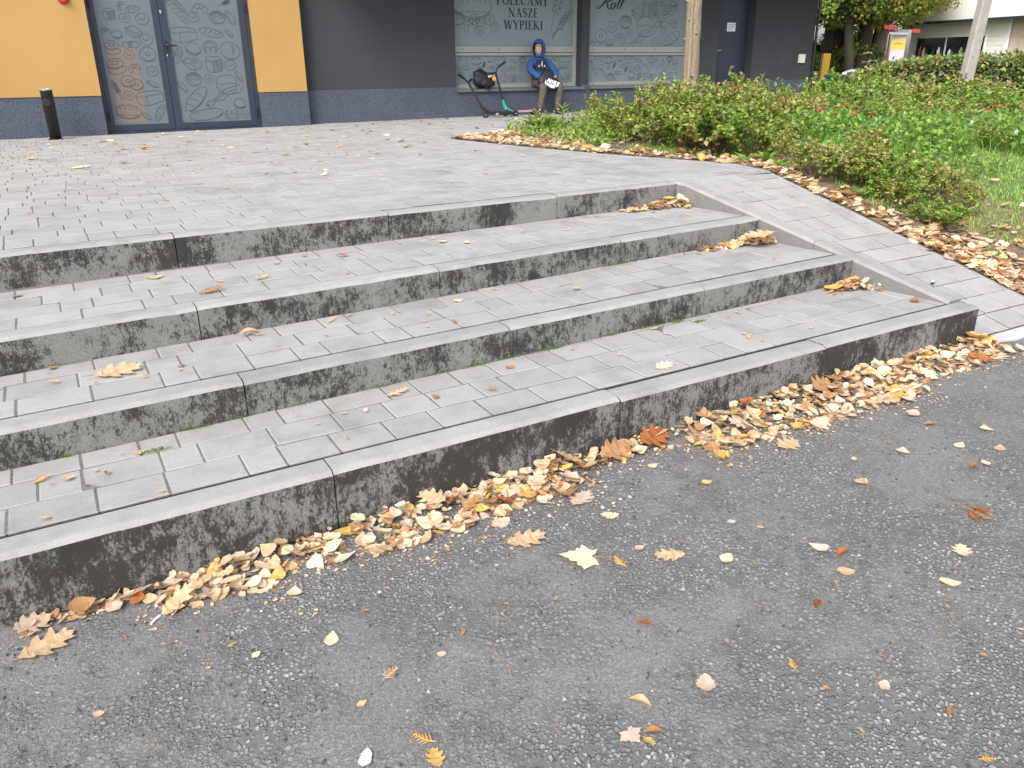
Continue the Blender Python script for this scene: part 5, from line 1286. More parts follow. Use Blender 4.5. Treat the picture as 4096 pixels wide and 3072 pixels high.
zs_ = [-.05, .2, .4, .6, .75, .9, 1.05, 1.2, 1.35, 1.6, 2.0, 2.6, 3.3]
mb.tube([trunk_pts(z) for z in zs_], [.10,.082,.078,.074,.077,.070,.074,.069,.073,.068,.060,.05,.035], 14)
for z, a in ((.95,2.6),(1.12,3.4),(1.28,2.9),(.78,3.7),(1.0,4.4)):      # knots
    c = Vector(trunk_pts(z)) + Vector((math.cos(a), math.sin(a), 0))*.064; mb.tube([c[:], (c + Vector((math.cos(a), math.sin(a), .25))*.022)[:]], [.017,.008], 7)
mb.tube([(Vector(trunk_pts(z)) + Vector((-.058,-.038,0)))[:] for z in (.35,.6,.9,1.15,1.4,1.7)], [.010,.022,.024,.020,.026,.016], 7)   # ridge of old bark
mb.build('trunk', M['bark'], slim, True)
for k in range(6):
    a = k*1.05; z = 2.2+.17*k; p = Vector(trunk_pts(z)); mb = MB(); d = Vector((math.cos(a), math.sin(a), .9)); mb.tube([p[:], (p+d*.5)[:], (p+d*1.0+Vector((0,0,.3)))[:]], [.022,.016,.007], 6); mb.build('limb', M['bark'], slim)
link('crown', crown_mesh('slim_crown', 1500, [(0,0,3.7,.75),(.4,.2,3.3,.5),(-.4,.1,3.4,.5),(.1,-.4,3.2,.45)], .07, [M['g1'], M['g5'], M['g2']], [.4,.3,.3]), slim)
# ------------------------------------------------------------------ fallen leaves
def strip_leaf(side, L, W, curl=0.15, fold=0.2, stem=0.25, bend=0.0):
    """leaf from a half outline [(t, w)], curled, with a stalk; flat in XY, base at origin, along +X, centred"""
    mb = MB(); n = len(side)
    def zc(t, w): return L*(curl*(t-.5)**2*1.6 + fold*w*W*.5/L*.9 + bend*math.sin(t*3.1))
    mid = [(L*(s[0]-.5), 0, zc(s[0], 0)) for s in side]
    up_ = [(L*(t-.5+ (0.0 if len(s)<3 else s[2])), W*w*.5, zc(t, abs(w))) for s in side for t, w in [s[:2]]]
    dn = [(L*(t-.5+ (0.0 if len(s)<3 else s[2])), -W*w*.5, zc(t, abs(w))) for s in side for t, w in [s[:2]]]
    for i in range(n-1):
        mb.face([mid[i], mid[i+1], up_[i+1], up_[i]]); mb.face([mid[i+1], mid[i], dn[i], dn[i+1]])
    if stem: 
        a = Vector(mid[0]); mb.tube([a[:], (a + Vector((-L*stem*.5, L*.02, .002)))[:], (a + Vector((-L*stem, L*.05, .004)))[:]], [L*.013,L*.010,L*.008], 4, 1, False)
    return mb
OAK = [(0,.04),(.05,.16),(.11,.40,.01),(.16,.62,.06),(.19,.46),(.25,.44),(.33,.82,.02),(.39,1.0,.09),(.42,.74,.05),(.46,.52),(.52,.52),(.59,.80,.03),(.65,.92,.10),(.68,.62,.05),(.72,.44),(.77,.40),(.83,.50,.03),(.87,.52,.08),(.90,.28),(.95,.16),(1,.01)]
OVAL = [(0,.03),(.06,.30),(.16,.66),(.3,.94),(.42,1.0),(.56,.88),(.7,.66),(.84,.38),(.94,.14),(1,.01)]
HEART = [(0,.25,-.04),(.05,.62,-.05),(.14,.9,-.02),(.26,1.0),(.4,.9),(.55,.72),(.7,.5),(.85,.26),(1,.01)]
RAG = [(0,.05),(.1,.5),(.18,.42),(.28,.9),(.36,.78),(.46,1.0),(.56,.72),(.64,.86),(.76,.5),(.84,.55),(.93,.2),(1,.02)]
LONG = [(0,.03),(.15,.45),(.35,.9),(.55,1.0),(.75,.7),(.9,.35),(1,.02)]
def maple(Rr, curl=0.12):
    """five-lobed leaf as a fan with an inner ring"""
    mb = MB(); out = []
    lob = [(-150,.34),(-125,.66),(-112,.52),(-100,.58),(-78,.95),(-66,.72),(-58,.78),(-42,.60),(-30,.80),(-18,.78),(0,1.12),(18,.78),(30,.80),(42,.60),(58,.78),(66,.72),(78,.95),(100,.58),(112,.52),(125,.66),(150,.34),(180,.12)]
    c = len(mb.v); mb.v.append((0,0,0)); n = len(lob)
    for a, r_ in lob: mb.v.append((Rr*.5*r_*math.cos(R_(a)), Rr*.5*r_*math.sin(R_(a)), curl*Rr*.06*math.sin(R_(a)*3)))
    for a, r_ in lob: mb.v.append((Rr*r_*math.cos(R_(a)), Rr*r_*math.sin(R_(a)), curl*Rr*(.3*r_*r_ + .2*math.sin(R_(a)*2+1))))
    for i in range(n):
        j = (i+1) % n; mb.f.append((c, 1+i, 1+j)); mb.m.append(0); mb.f.append((1+i, 1+n+i, 1+n+j, 1+j)); mb.m.append(0)
    mb.tube([(-Rr*.1,0,0),(-Rr*.6,.004,.002),(-Rr*1.0,.0,.006)], [.012*Rr/.62,.010*Rr/.62,.008*Rr/.62], 4, 1, False)
    return mb
def thuja(L, rr):
    """flat feathery scale-leaf sprig"""
    mb = MB(); sp = [(L*(t-.5), .05*L*math.sin(t*4), L*(.03+.10*t*t)) for t in (0,.25,.5,.75,1)]; mb.tube(sp, [.026*L,.030*L,.032*L,.028*L,.012*L], 4)
    for k in range(10):
        t = .15+.08*k; p = Vector((L*(t-.5), .05*L*math.sin(t*4), L*(.03+.10*t*t))); s = 1 if k % 2 else -1; l = L*.36*(1.15-t*.8)
        q = p + Vector((l*.75, s*l*.8, L*rr.uniform(.0,.06))); mb.tube([p[:], ((p+q)/2 + Vector((0,0,.02*L)))[:], q[:]], [.024*L,.034*L,.010*L], 4)
        q2 = p + Vector((l*.6, s*l*.30, L*.05)); mb.tube([p[:], q2[:]], [.022*L,.008*L], 3)
    return mb
LM = {}
rl = random.Random(21)
def proto(kind, v):
    """mesh builder of one leaf of about 1 unit = real size L"""
    if kind == 'oak': return strip_leaf(OAK, 1, .80, .05+.12*(v % 3)/2, .05+.08*(v % 2), .22, .012*(v % 3))
    if kind == 'oval': return strip_leaf(OVAL, 1, .70, .1+.3*(v % 3)/2, .12*(1 + v % 3), .2, .05*(v % 3-1))
    if kind == 'heart': return strip_leaf(HEART, 1, .95, .1+.3*(v % 3)/2, .10*(1 + v % 3), .35, .04*(v % 3-1))
    if kind == 'rag': return strip_leaf(RAG, 1, .8, .12+.25*(v % 3)/2, .12*(1 + v % 3), 0, .05*(v % 3-1))
    if kind == 'long': return strip_leaf(LONG, 1, .42, .2, .5+.4*(v % 3), .2, .1)
    if kind == 'maple': return maple(.62, .12+.1*(v % 2))
    if kind == 'thuja': return thuja(1, rl)
def leaf_mesh(kind, v, mkey, size):
    """stalk radii are absolute, so build at true size"""
    key = (kind, v, mkey, round(size*100))
    if key not in LM:
        mb = proto(kind, v); s = max(.01, round(size*100)/100)
        mb.v = [(x*s, y*s, z*s) if not False else 0 for x, y, z in mb.v]
        LM[key] = mb.mesh('leaf_' + kind, [M[mkey], M['stalk'] if kind != 'thuja' else M[mkey]], kind != 'thuja')
    return LM[key]
KN = {'oak': 'oak_leaf', 'oval': 'fallen_leaf', 'heart': 'birch_leaf', 'rag': 'crumpled_leaf', 'long': 'curled_leaf', 'maple': 'maple_leaf', 'thuja': 'thuja_sprig'}
def put_leaf(kind, mkey, size, x, y, z, rz, label, group=None, tilt=0.12, v=None, name=None):
    v = rl.randrange(6) if v is None else v
    o = link(name or KN[kind], leaf_mesh(kind, v, mkey, size))
    o.location = (x, y, z + 0.004); o.rotation_euler = (rl.uniform(-tilt, tilt), rl.uniform(-tilt, tilt), rz)
    tag(o, label, 'twig' if kind == 'thuja' else 'leaf', group); return o
rd = lambda: rl.uniform(0, 6.28)
# the leaves one can tell apart on the road, each with its own place
ROAD = [('oak','tan',.15,-.90,-.15,.35,'long pale brown oak leaf lying alone at the far left of the road'),
 ('oak','tan',.14,.52,-.40,-.15,'brown oak leaf before the middle drift, left of the cream maple leaf'),
 ('maple','maple_yellow',.14,.64,-.59,2.6,'cream maple leaf with long points in the centre of the road'),
 ('oak','tan',.105,.87,-.72,2.6,'brown oak leaf right of the cream maple leaf'),
 ('oak','pinkish',.125,.83,-.27,.5,'pinkish oak leaf just in front of the gap in the drift'),
 ('maple','maple_yellow',.14,.62,-.07,1.2,'bright yellow maple leaf topping the middle drift'),
 ('rag','cream',.055,1.01,-.83,.4,'frayed cream leaf right of the two oak leaves'),
 ('heart','cream',.062,1.30,-.94,1.9,'whitish round leaf beside a russet curl'),
 ('long','russet',.07,1.35,-1.0,.2,'russet curled leaf beside the whitish round leaf'),
 ('oval','tan',.060,1.28,-1.07,-.5,'greyish oval leaf below the russet curl'),
 ('oak','cream',.075,1.68,-1.19,.7,'small pale oak leaf near the right edge of the picture'),
 ('oval','cream',.066,1.50,-1.27,-.6,'mottled cream oval leaf below the small pale oak leaf'),
 ('rag','pinkish',.070,.58,-1.21,.9,'holed pinkish leaf at the lower middle of the road'),
 ('oval','cream',.062,-.20,-.54,1.1,'folded cream leaf alone on the left part of the road'),
 ('thuja','russet',.055,.59,-.94,-1.0,'rust-red sprig in the middle of the road'),
 ('maple','pinkish',.055,.31,-1.24,-1.5,'small brown maple leaf with stalk near the bottom of the picture'),
 ('oak','ochre',.065,-.12,-1.07,1.4,'ochre lobed leaf at the bottom edge of the picture'),
 ('thuja','ochre',.065,-.12,-1.005,2.3,'golden sprig just above the ochre lobed leaf'),
 ('long','brown',.050,.36,-1.27,-.4,'dark curled leaf beside the small brown maple leaf'),
 ('thuja','yellow',.045,.335,-1.285,-1.4,'yellow sprig under the small brown maple leaf'),
 ('thuja','ochre',.038,.82,-1.28,1.2,'short golden sprig at the lower right'),
 ('rag','pinkish',.042,.96,-1.45,.3,'small frayed leaf at the lower right'),
 ('long','brown',.042,1.02,-1.59,.4,'small brown curl at the lower right'),
 ('long','russet',.048,1.07,-1.14,.5,'russet curl left of the mottled cream leaf'),
 ('heart','cream',.058,2.14,-.64,.6,'pale leaf beside a long loose stalk'),
 ('oval','cream',.055,2.37,-.73,.2,'cream leaf on the right of the road, below the drift'),
 ('heart','cream',.056,2.61,-.69,.8,'cream leaf near the right edge, below the drift'),
 ('long','russet',.046,2.24,-.87,.1,'small russet curl at the right of the road'),
 ('oval','tan',.056,2.48,-.83,.5,'tan leaf close to the right edge of the road'),
 ('oval','cream',.046,2.30,-.88,1.0,'small cream leaf under the small russet curl'),
 ('oak','tan',.145,1.80,-.36,.1,'tan oak leaf lying in front of the big drift'),
 ('oak','tan',.12,1.66,-.22,2.4,'broad tan oak leaf at the lower left of the big drift'),
 ('rag','pinkish',.075,2.48,-.44,.3,'pale lobed leaf just outside the big drift'),
 ('long','brown',.07,2.44,-.55,-.3,'brown curl outside the big drift'),
 ('oak','tan',.11,-.11,-.07,.4,'tan oak leaf leaning at the left drift'),
 ('heart','yellow',.085,.02,-.02,.9,'yellow heart-shaped leaf at the right end of the left drift'),
 ('rag','cream',.10,-.31,-.19,.3,'large pale crumpled leaf before the left drift'),
 ('heart','cream',.052,-.23,-.27,1.2,'small pale leaf just outside the left drift'),
 ('oval','cream',.085,-.66,-.04,.6,'pale green-white leaf in the thin part of the drift at the left'),
 ('oval','brown',.075,-.80,.0,.7,'brown leaf standing against the step at the far left'),
 ('oval','tan',.075,-.83,-.035,.9,'rolled tan leaf at the far left end of the drift'),
 ('thuja','ochre',.045,-.70,-.05,1.2,'golden sprig among the leaves at the far left'),
 ('oval','cream',.052,1.21,-.21,.1,'cream leaf in the gap between the middle and big drifts'),
 ('oval','tan',.046,1.29,-.43,.0,'tan leaf in front of the gap between the drifts'),
 ('rag','cream',.068,.85,-.42,-.3,'cream ragged leaf below the pinkish oak leaf'),
 ('rag','pinkish',.082,.50,-.26,.2,'greyish crumpled leaf before the middle drift'),
 ('rag','cream',.085,.19,-.18,.3,'whitish crumpled leaf at the left foot of the middle drift'),
 ('heart','cream',.058,.36,-.22,.5,'pale green-white leaf at the foot of the middle drift'),
 ('thuja','ochre',.055,.71,-.67,1.6,'golden sprig beside the cream maple leaf'),
 ('oval','pinkish',.040,.81,-.64,.0,'small pink leaf between the maple and the oak leaf'),
 ('thuja','tan',.058,-.11,-.76,.5,'tan feathery sprig at the left of the road'),
 ('oval','tan',.026,-.21,-.82,.2,'tiny tan leaf at the lower left'),
 ('rag','cream',.034,-.40,-.50,.6,'torn pale leaf at the left of the road'),
 ('thuja','ochre',.030,-.45,-.42,.2,'tiny golden sprig at the left of the road'),
 ('rag','tan',.072,1.79,-.72,.2,'pale ragged leaf with a stalk on the right half of the road'),
 ('long','tan',.055,.39,-1.18,-1.0,'grey-brown narrow leaf above the small brown maple leaf'),
 ('thuja','ochre',.025,.79,-1.52,1.3,'tiny golden sprig at the bottom edge'),
 ('thuja','ochre',.045,.96,-1.72,-.6,'golden sprig in the lower right corner'),
 ('oak','cream',.15,3.47,-.21,.2,'large pale oak leaf at the right end of the big drift'),
 ('oak','brown',.15,1.12,-.04,.2,'brown oak leaf pressed to the step in the middle'),
 ('oak','russet',.16,1.32,-.03,.5,'rust-red oak leaf leaning on the step right of a brown one'),
 ('oak','brown',.15,2.32,-.02,.9,'golden brown oak leaf standing against the step above the big drift'),
 ('oak','pinkish',.15,1.55,-.10,.5,'mauve-brown oak leaf at the left end of the big drift')]
for k, mk, s, x, y, rz, lab in ROAD:
    o = put_leaf(k, mk, s, x, y, road_z(x), rz, lab, None, .10)
    if 'standing' in lab or 'leaning on' in lab or 'pressed' in lab:
        o.rotation_euler = (R_(26), 0, rz*.3); o.location.z += s*.14 + .02; o.location.y -= .045
# a brittle reddish sprig clump with stalks, a loose stalk, a white feather
e = empty('dry_sprig_clump', (1.92, -1.09, road_z(1.92))); tag(e, 'tangled dry reddish sprig with a long stalk on the right of the road', 'twig')
for k in range(6):
    q = link('sprig', leaf_mesh('thuja', k, 'russet' if k % 2 else 'brown', .06), e); q.location = (rl.uniform(-.02,.02), rl.uniform(-.02,.02), .006+.003*k); q.rotation_euler = (rl.uniform(-.4,.4), rl.uniform(-.4,.4), k*1.05)
mb = MB(); mb.tube([(0,0,.012),(.06,.01,.018),(.11,-.005,.008)], [.0016,.0014,.001], 4); mb.tube([(-.01,0,.02),(-.04,.05,.04),(-.05,.10,.03)], [.0012,.001,.0008], 4); mb.build('stalk', M['stalk'], e)
q = link('leaf', leaf_mesh('rag', 2, 'cream', .04), e); q.location = (-.005,.02,.03); q.rotation_euler = (.6,.2,1)
mb = MB(); mb.tube([(-.05,-.03,.003),(-.01,.0,.010),(.03,.025,.012),(.06,.03,.004)], [.0016,.0015,.0014,.001], 5); o = mb.build('leaf_stalk', M['stalk']); o.location = (2.14, -.68, road_z(2.14)); tag(o, 'long bare leaf stalk beside a pale leaf on the road', 'stalk')
mb = strip_leaf([(0,.2),(.1,.7),(.25,1),(.45,.95),(.6,.8),(.72,.86),(.88,.5),(1,.05)], .052, .030, .3, .15, .15); o = mb.build('feather', [M['white'], M['white']], None, True); o.location = (-.262, -.99, road_z(-.26)+.006); o.rotation_euler = (0, 0, 1.0); tag(o, 'small white feather at the bottom edge of the road', 'feather')
mb = MB(); mb.tube([(-.02,0,.004),(0,.001,.005),(.02,-.001,.004)], .004, 8); o = mb.build('cigarette_end', M['paper']); o.location = (-.62, -.19, road_z(-.6)); o.rotation_euler = (0,0,.8); tag(o, 'white cigarette end before the left drift', 'cigarette end')
# leaves on the treads and the upper pavement
STEP = [('oak','tan',1,-.55,1.00,.175,.15,'single large tan oak leaf on the second tread at the left'), ('thuja','tan',0,.44,.52,.11,.3,'large feathery sprig on the lowest tread'), ('thuja','ochre',0,-.86,.45,.055,.5,'golden sprig at the left end of the lowest tread'),
 ('oval','tan',0,-.78,.41,.038,.1,'small tan leaf beside the golden sprig on the lowest tread'), ('oval','tan',0,-.55,.50,.04,.2,'small tan leaf on a mossy joint of the lowest tread'), ('rag','brown',0,.99,.54,.05,.1,'brown scrap under the second riser'), ('oak','cream',0,1.58,.19,.10,.2,'pale lacy leaf on the lowest tread close to the edge'),
 ('rag','brown',0,.56,.40,.038,1,'dark curled scrap on the lowest tread'), ('thuja','cream',0,.27,.42,.045,1.2,'pale sprig on the lowest tread'), ('oval','brown',1,-.78,1.24,.038,.3,'brown scrap at the left under the third riser'), ('long','tan',1,.01,1.20,.10,.15,'long tan curl on the second tread'),
 ('thuja','tan',1,.39,1.20,.055,.7,'tan sprig in the middle of the second tread'), ('oval','cream',1,1.05,1.18,.06,.2,'cream leaf below the third riser'), ('rag','tan',1,1.67,1.03,.05,.4,'tan scrap on the right half of the second tread'), ('thuja','brown',2,-.08,1.50,.12,.2,'brown sprig at the edge of the third tread'),
 ('oval','tan',2,-.27,1.95,.08,.2,'tan leaf under the top riser at the left'), ('rag','brown',2,-.88,1.93,.05,.5,'brown scrap at the left end of the third tread'), ('thuja','tan',2,.18,1.62,.09,.6,'tan sprig on the third tread'), ('rag','brown',2,.69,1.88,.06,.1,'brown scrap under the joint of the top riser'),
 ('oval','cream',2,1.30,1.90,.07,.3,'cream leaf in the middle of the third tread'), ('oval','cream',2,1.41,1.80,.06,1,'second cream leaf in the middle of the third tread'), ('oval','tan',2,.33,1.90,.045,.4,'small tan leaf on the third tread'), ('oak','cream',2,2.90,2.08,.14,.2,'pale oak leaf beside the upper corner pile'),
 ('oval','cream',2,1.30,2.03,.04,.2,'tiny cream leaf under the top riser'), ('rag','russet',1,2.82,1.40,.06,.3,'russet scrap beside the middle corner pile'), ('rag','russet',0,3.40,.25,.07,.3,'russet scrap at the right end of the lowest tread'), ('heart','cream',0,2.2,.33,.03,.2,'tiny pale leaf on the right half of the lowest tread')]
for k, mk, t, x, y, s, rz, lab in STEP:
    y = min(max(y, riser_y(t, x) + .03), riser_y(t+1, x) - .035); put_leaf(k, mk, s, x, y, tread_z(t, x), rz, lab, None, .10)
for i in range(150):
    y = 2.4 + 7.1*rl.random()**.6; x = rl.uniform(-.95 - .02*y, 3.2 if y > 6 else 3.6 - .15*(y-2.4))
    if y > 7.5: x = rl.uniform(-1.1, 6.5)
    k, mk = rl.choice([('oval','tan'),('oval','cream'),('rag','brown'),('rag','tan'),('thuja','ochre'),('rag','pinkish'),('heart','cream'),('rag','brown')])
    put_leaf(k, mk, rl.choice((.03,.04,.05,.06)) if y < 5.5 else rl.choice((.04,.06,.08,.10)), x, y, land_z(x, y), rd(), 'small dry leaf scattered on the upper pavement', 'leaves scattered on the pavement', .25)
for x, y, s, lab in ((-.38,5.8,.17,'large pale oak leaf alone on the upper pavement at the left'), (.37,7.5,.15,'tan oak leaf on the upper pavement before the double door')): put_leaf('oak', 'cream' if s > .16 else 'tan', s, x, y, land_z(x, y), .3, lab)
for i in range(70):
    t = rl.randrange(3); x = rl.uniform(-1.1, 3.3); y = rl.uniform(riser_y(t, x)+.13, riser_y(t+1, x)-.03)
    k, mk = rl.choice([('thuja','ochre'),('thuja','brown'),('rag','tan'),('thuja','tan'),('thuja','tan')]); put_leaf(k, mk, rl.choice((.02,.03,.03,.04,.05)) if k == 'thuja' else .02, x, y, tread_z(t, x), rd(), 'tiny dry scrap on the stair treads', 'scraps on the treads', .15)
for i in range(55):
    x = rl.uniform(-1.1, 3.2); y = -0.15 - 1.7*rl.random()
    k, mk = rl.choice([('thuja','ochre'),('rag','brown'),('rag','tan'),('rag','pinkish'),('thuja','brown'),('long','brown')]); put_leaf(k, mk, rl.choice((.01,.02,.02,.03)), x, y, road_z(x), rd(), 'tiny dry scrap scattered on the road', 'scraps on the road', .2)

# drifts: top leaves are single objects, the crumbs underneath are one mass
DRIFT = [(-.95,-.62,.05,.012,8,10), (-.62,-.02,.16,.028,30,48), (.04,.62,.20,.040,42,70), (.62,.95,.19,.040,24,44), (.95,1.4,.11,.03,16,24), (1.45,2.0,.28,.045,34,80), (2.0,2.75,.30,.055,60,150), (2.75,3.66,.22,.045,50,120)]
litter = MB()
def litter_leaf(mb, kind, size, x, y, z, rz, tilt, mi):
    p = proto(kind, rl.randrange(6)); rot = Matrix.Rotation(rz, 3, 'Z') @ Matrix.Rotation(rl.uniform(-tilt, tilt), 3, 'X') @ Matrix.Rotation(rl.uniform(-tilt, tilt), 3, 'Y')
    b = len(mb.v)
    for v in p.v: q = rot @ (Vector(v)*size); mb.v.append((x+q.x, y+q.y, z+q.z))
    for f in p.f: mb.f.append(tuple(b+i for i in f)); mb.m.append(mi)
def wpick(): return rl.choices(range(7), LW)[0]
MK = ['tan','cream','brown','russet','yellow','ochre','pinkish']
NOSTEM = {'rag'}
DL = ['dry leaf in the sparse far left end of the drift', 'dry leaf in the left drift against the lowest step', 'dry leaf in the left half of the middle drift', 'dry leaf in the drift under the yellow maple leaf', 'dry leaf in the thin drift in the middle of the step', 'dry leaf at the left end of the big drift', 'dry leaf in the middle of the big drift', 'dry leaf in the right end of the big drift by the ramp']
for di, (xa, xb, wd, ht, n1, n2) in enumerate(DRIFT):
    for i in range(n2*4):
        x = rl.uniform(xa, xb); u = rl.random()**1.4; y = -.004 - wd*u - .02*rl.random(); z = road_z(x) + ht*(1-u)*rl.random() + .003
        big = rl.random() < .4
        litter_leaf(litter, rl.choice(('rag','oval','heart','rag')), rl.uniform(.035,.065) if big else rl.uniform(.010,.03), x, min(y, -.02 if big else -.006), z, rd(), .6, wpick())
    for i in range(int(n1*.8)):
        x = rl.uniform(xa, xb); u = rl.random()**1.25; y = -.03 - wd*u; z = road_z(x) + ht*(1-u)**1.1 + .008
        k = rl.choices(('heart','oval','rag','oak','long','thuja'), (.34,.26,.2,.08,.05,.07))[0]; s = {'oak': rl.uniform(.09,.13), 'thuja': .05, 'long': .06}.get(k, rl.uniform(.042,.075))
        put_leaf(k, MK[wpick()], s, x, min(y, -s*.42), z, rd(), DL[di], 'leaf drift segment %s' % 'abcdefgh'[di], .45)
    for i in range(n2*3):                          # crumbs further out
        x = rl.uniform(xa-.05, xb+.05); y = -wd*.6 - abs(rl.gauss(0, .12)); litter_leaf(litter, 'rag', rl.uniform(.006,.018), x, y, road_z(x)+.003, rd(), .3, wpick())
# piles caught in the corners of the treads
for t, n1, label in ((2, 26, 'leaf in the upper corner pile by the sloping kerb'), (1, 30, 'leaf in the middle corner pile by the sloping kerb'), (0, 15, 'leaf in the small lower corner pile by the sloping kerb')):
    for i in range(n1*6):
        xx = abs(rl.gauss(0, .21 if t else .12)); yb = riser_y(t+1, 3.3) ; x = cheek_x(yb) - .03 - xx; y = yb - .03 - abs(rl.gauss(0, .06)) - .25*max(0, .14-xx)*rl.random()*3
        y = max(y, riser_y(t, x)+.16); x = min(x, cheek_x(y)-.03); z = tread_z(t, x) + .045*rl.random()*max(0, 1-xx*3) + .003
        litter_leaf(litter, rl.choice(('rag','oval','rag')), rl.uniform(.02,.06), x, y, z, rd(), .6, wpick())
    for i in range(n1):
        xx = abs(rl.gauss(0, .19 if t else .12)); yb = riser_y(t+1, 3.3); x = cheek_x(yb) - .05 - xx; y = yb - .05 - abs(rl.gauss(0, .05)) - .4*max(0, .12-xx)*rl.random(); x = min(x, cheek_x(y)-.04)
        put_leaf(rl.choice(('heart','oval','oak','rag','oak')), rl.choice(('tan','tan','brown','cream','cream','ochre')), rl.uniform(.05,.11), x, y, tread_z(t, x) + .05*max(.2, 1-xx*3)*rl.uniform(.5,1), rd(), label, label.replace('leaf in', 'leaves of'), .6)
put_leaf('oak', 'tan', .19, 3.17, 1.22, tread_z(1, 3.2)+.075, 2.6, 'large tan oak leaf on top of the middle corner pile', None, .2)
tag(litter.build('leaf_litter', [*LITTER, ], None, True), 'crumbled dry leaves and debris drifted along the steps', 'leaf litter', None, 'stuff')
# litter on the bed and lawn edges
bed_l = MB()
for i in range(1550):
    y = rl.choice((rl.uniform(.0, 2.3), rl.uniform(2.3, 6.35), rl.uniform(.0, 1.1))); d = abs(rl.gauss(0, .10 if y > 2.3 else .10 if y > 1.3 else .26)) - .012
    if rl.random() < .15: d = rl.uniform(0, 1.6)
    x = bed_x(y) + d; z = lawn_z(x, y) + .006 + .02*rl.random()
    k = rl.choices(('rag','oval','heart','oak'), (.4,.3,.2,.1))[0]; litter_leaf(bed_l, k, rl.uniform(.08,.13) if k == 'oak' else rl.uniform(.03,.075), x, y, z, rd(), .5, wpick())
for i in range(420):
    y = rl.uniform(5.0, 6.38); x = bed_x(y) + rl.uniform(0, .75); litter_leaf(bed_l, rl.choice(('rag','oval','heart')), rl.uniform(.03,.08), x, y, lawn_z(x, y)+.008+.015*rl.random(), rd(), .5, wpick())
tag(bed_l.build('bed_leaf_litter', LITTER, None, True), 'thick fallen leaves along the edge of the bed and lawn', 'leaf litter', None, 'stuff')
for i in range(45):
    y = rl.uniform(.1, 5.9); x = bed_x(y) + rl.uniform(.02, .35); put_leaf(rl.choice(('oak','oak','heart','rag')), rl.choice(('tan','cream','brown','tan','ochre')), rl.uniform(.08,.14), x, y, lawn_z(x, y)+.02, rd(), 'larger leaf lying on the leaf strip at the edge of the bed', 'larger leaves on the bed edge', .4)
for i in range(40):
    x = rl.uniform(4.8, 7.0); y = rl.uniform(.3, 1.9); x = max(x, bed_x(y)+.3); put_leaf(rl.choice(('heart','oval','rag')), rl.choice(('cream','tan','pinkish','ochre')), rl.uniform(.05,.09), x, y, lawn_z(x, y)+.03, rd(), 'pale leaf lying on the grass right of the ramp', 'leaves on the grass', .4)
# loose grit on the road and moss in the joints
grit = MB()
for i in range(5000):
    y = -0.05 - 1.95*rl.random(); x = rl.uniform(-1.2, 2.3 - y*.2); s = rl.choice((.0025,.003,.004,.005,.007)); c = (x, y, road_z(x) + s*.35)
    a = rd(); pts = [(c[0]+s*math.cos(a+k*2.1)*rl.uniform(.7,1.3), c[1]+s*math.sin(a+k*2.1)*rl.uniform(.7,1.3), c[2]-s*.4) for k in range(3)]; tp = [(p[0]*.6+c[0]*.4, p[1]*.6+c[1]*.4, c[2]+s*rl.uniform(.2,.55)) for p in pts]
    b = len(grit.v); grit.v.extend(pts+tp); mi = rl.choices((0,1,2,3), (.46,.42,.05,.07))[0]
    for f in ((3,4,5),(0,1,4,3),(1,2,5,4),(2,0,3,5)): grit.f.append(tuple(b+k for k in f)); grit.m.append(mi)
tag(grit.build('grit', [plain('grit_dark',(.07,.075,.085),.8), plain('grit_grey',(.15,.155,.16),.8), plain('grit_pale',(.30,.30,.29),.8), plain('grit_tan',(.26,.18,.10),.8)]), 'loose grit lying on the asphalt road', 'grit', None, 'stuff')
moss = MB()
def tuft(x, y, z, s, n):
    for k in range(n):
        a = rd(); p = (x+rl.gauss(0, s), y+rl.gauss(0, s*.35), z); l = rl.uniform(.004,.011); moss.face([p, (p[0]+.0035*math.cos(a), p[1]+.0035*math.sin(a), p[2]+l*.5), (p[0]+.003*math.cos(a+1), p[1]+.003*math.sin(a+1), p[2]+l)])
for i in range(26):
    x = rl.uniform(-.9, 2.6); t = rl.choice((0,0,0,1)); tuft(x, riser_y(t+1, x)-.008, tread_z(t, x)-.002, rl.uniform(.012,.04), 60)
for x, y in ((-.5,.49),(-.36,.62),(-.2,.64),(.2,.66),(1.05,.665),(1.25,.67),(2.05,.66),(2.15,.60)): tuft(x, y, tread_z(0, x)-.001, .022, 130)
for i in range(14):
    x = rl.uniform(3.25, 3.6); tuft(x, -.012, road_z(x)+.01, .02, 120)
for x in (.93, 1.02, 1.28): tuft(x, -.015, road_z(x)+.006, .015, 90)
tag(moss.build('moss', M['moss']), 'green moss in the stair joints and at the foot of the steps', 'moss', None, 'stuff')
# small droppings of litter on the ramp and paving
mb = MB(); mb.box(-.022,.022,-.008,.008,0,.010,0,.003); o = mb.build('bottle_cap', [M['black']]); o.location = (3.93,.50,slope_z(.50)+.006); o.rotation_euler = (.2,0,.4); tag(o, 'small black and white scrap on the ramp beside the kerb', 'scrap')
mb = MB(); mb.box(-.014,.014,-.006,.004,0,.004); q = mb.build('white_edge', M['white'], o); q.location = (.004,.004,.0102)
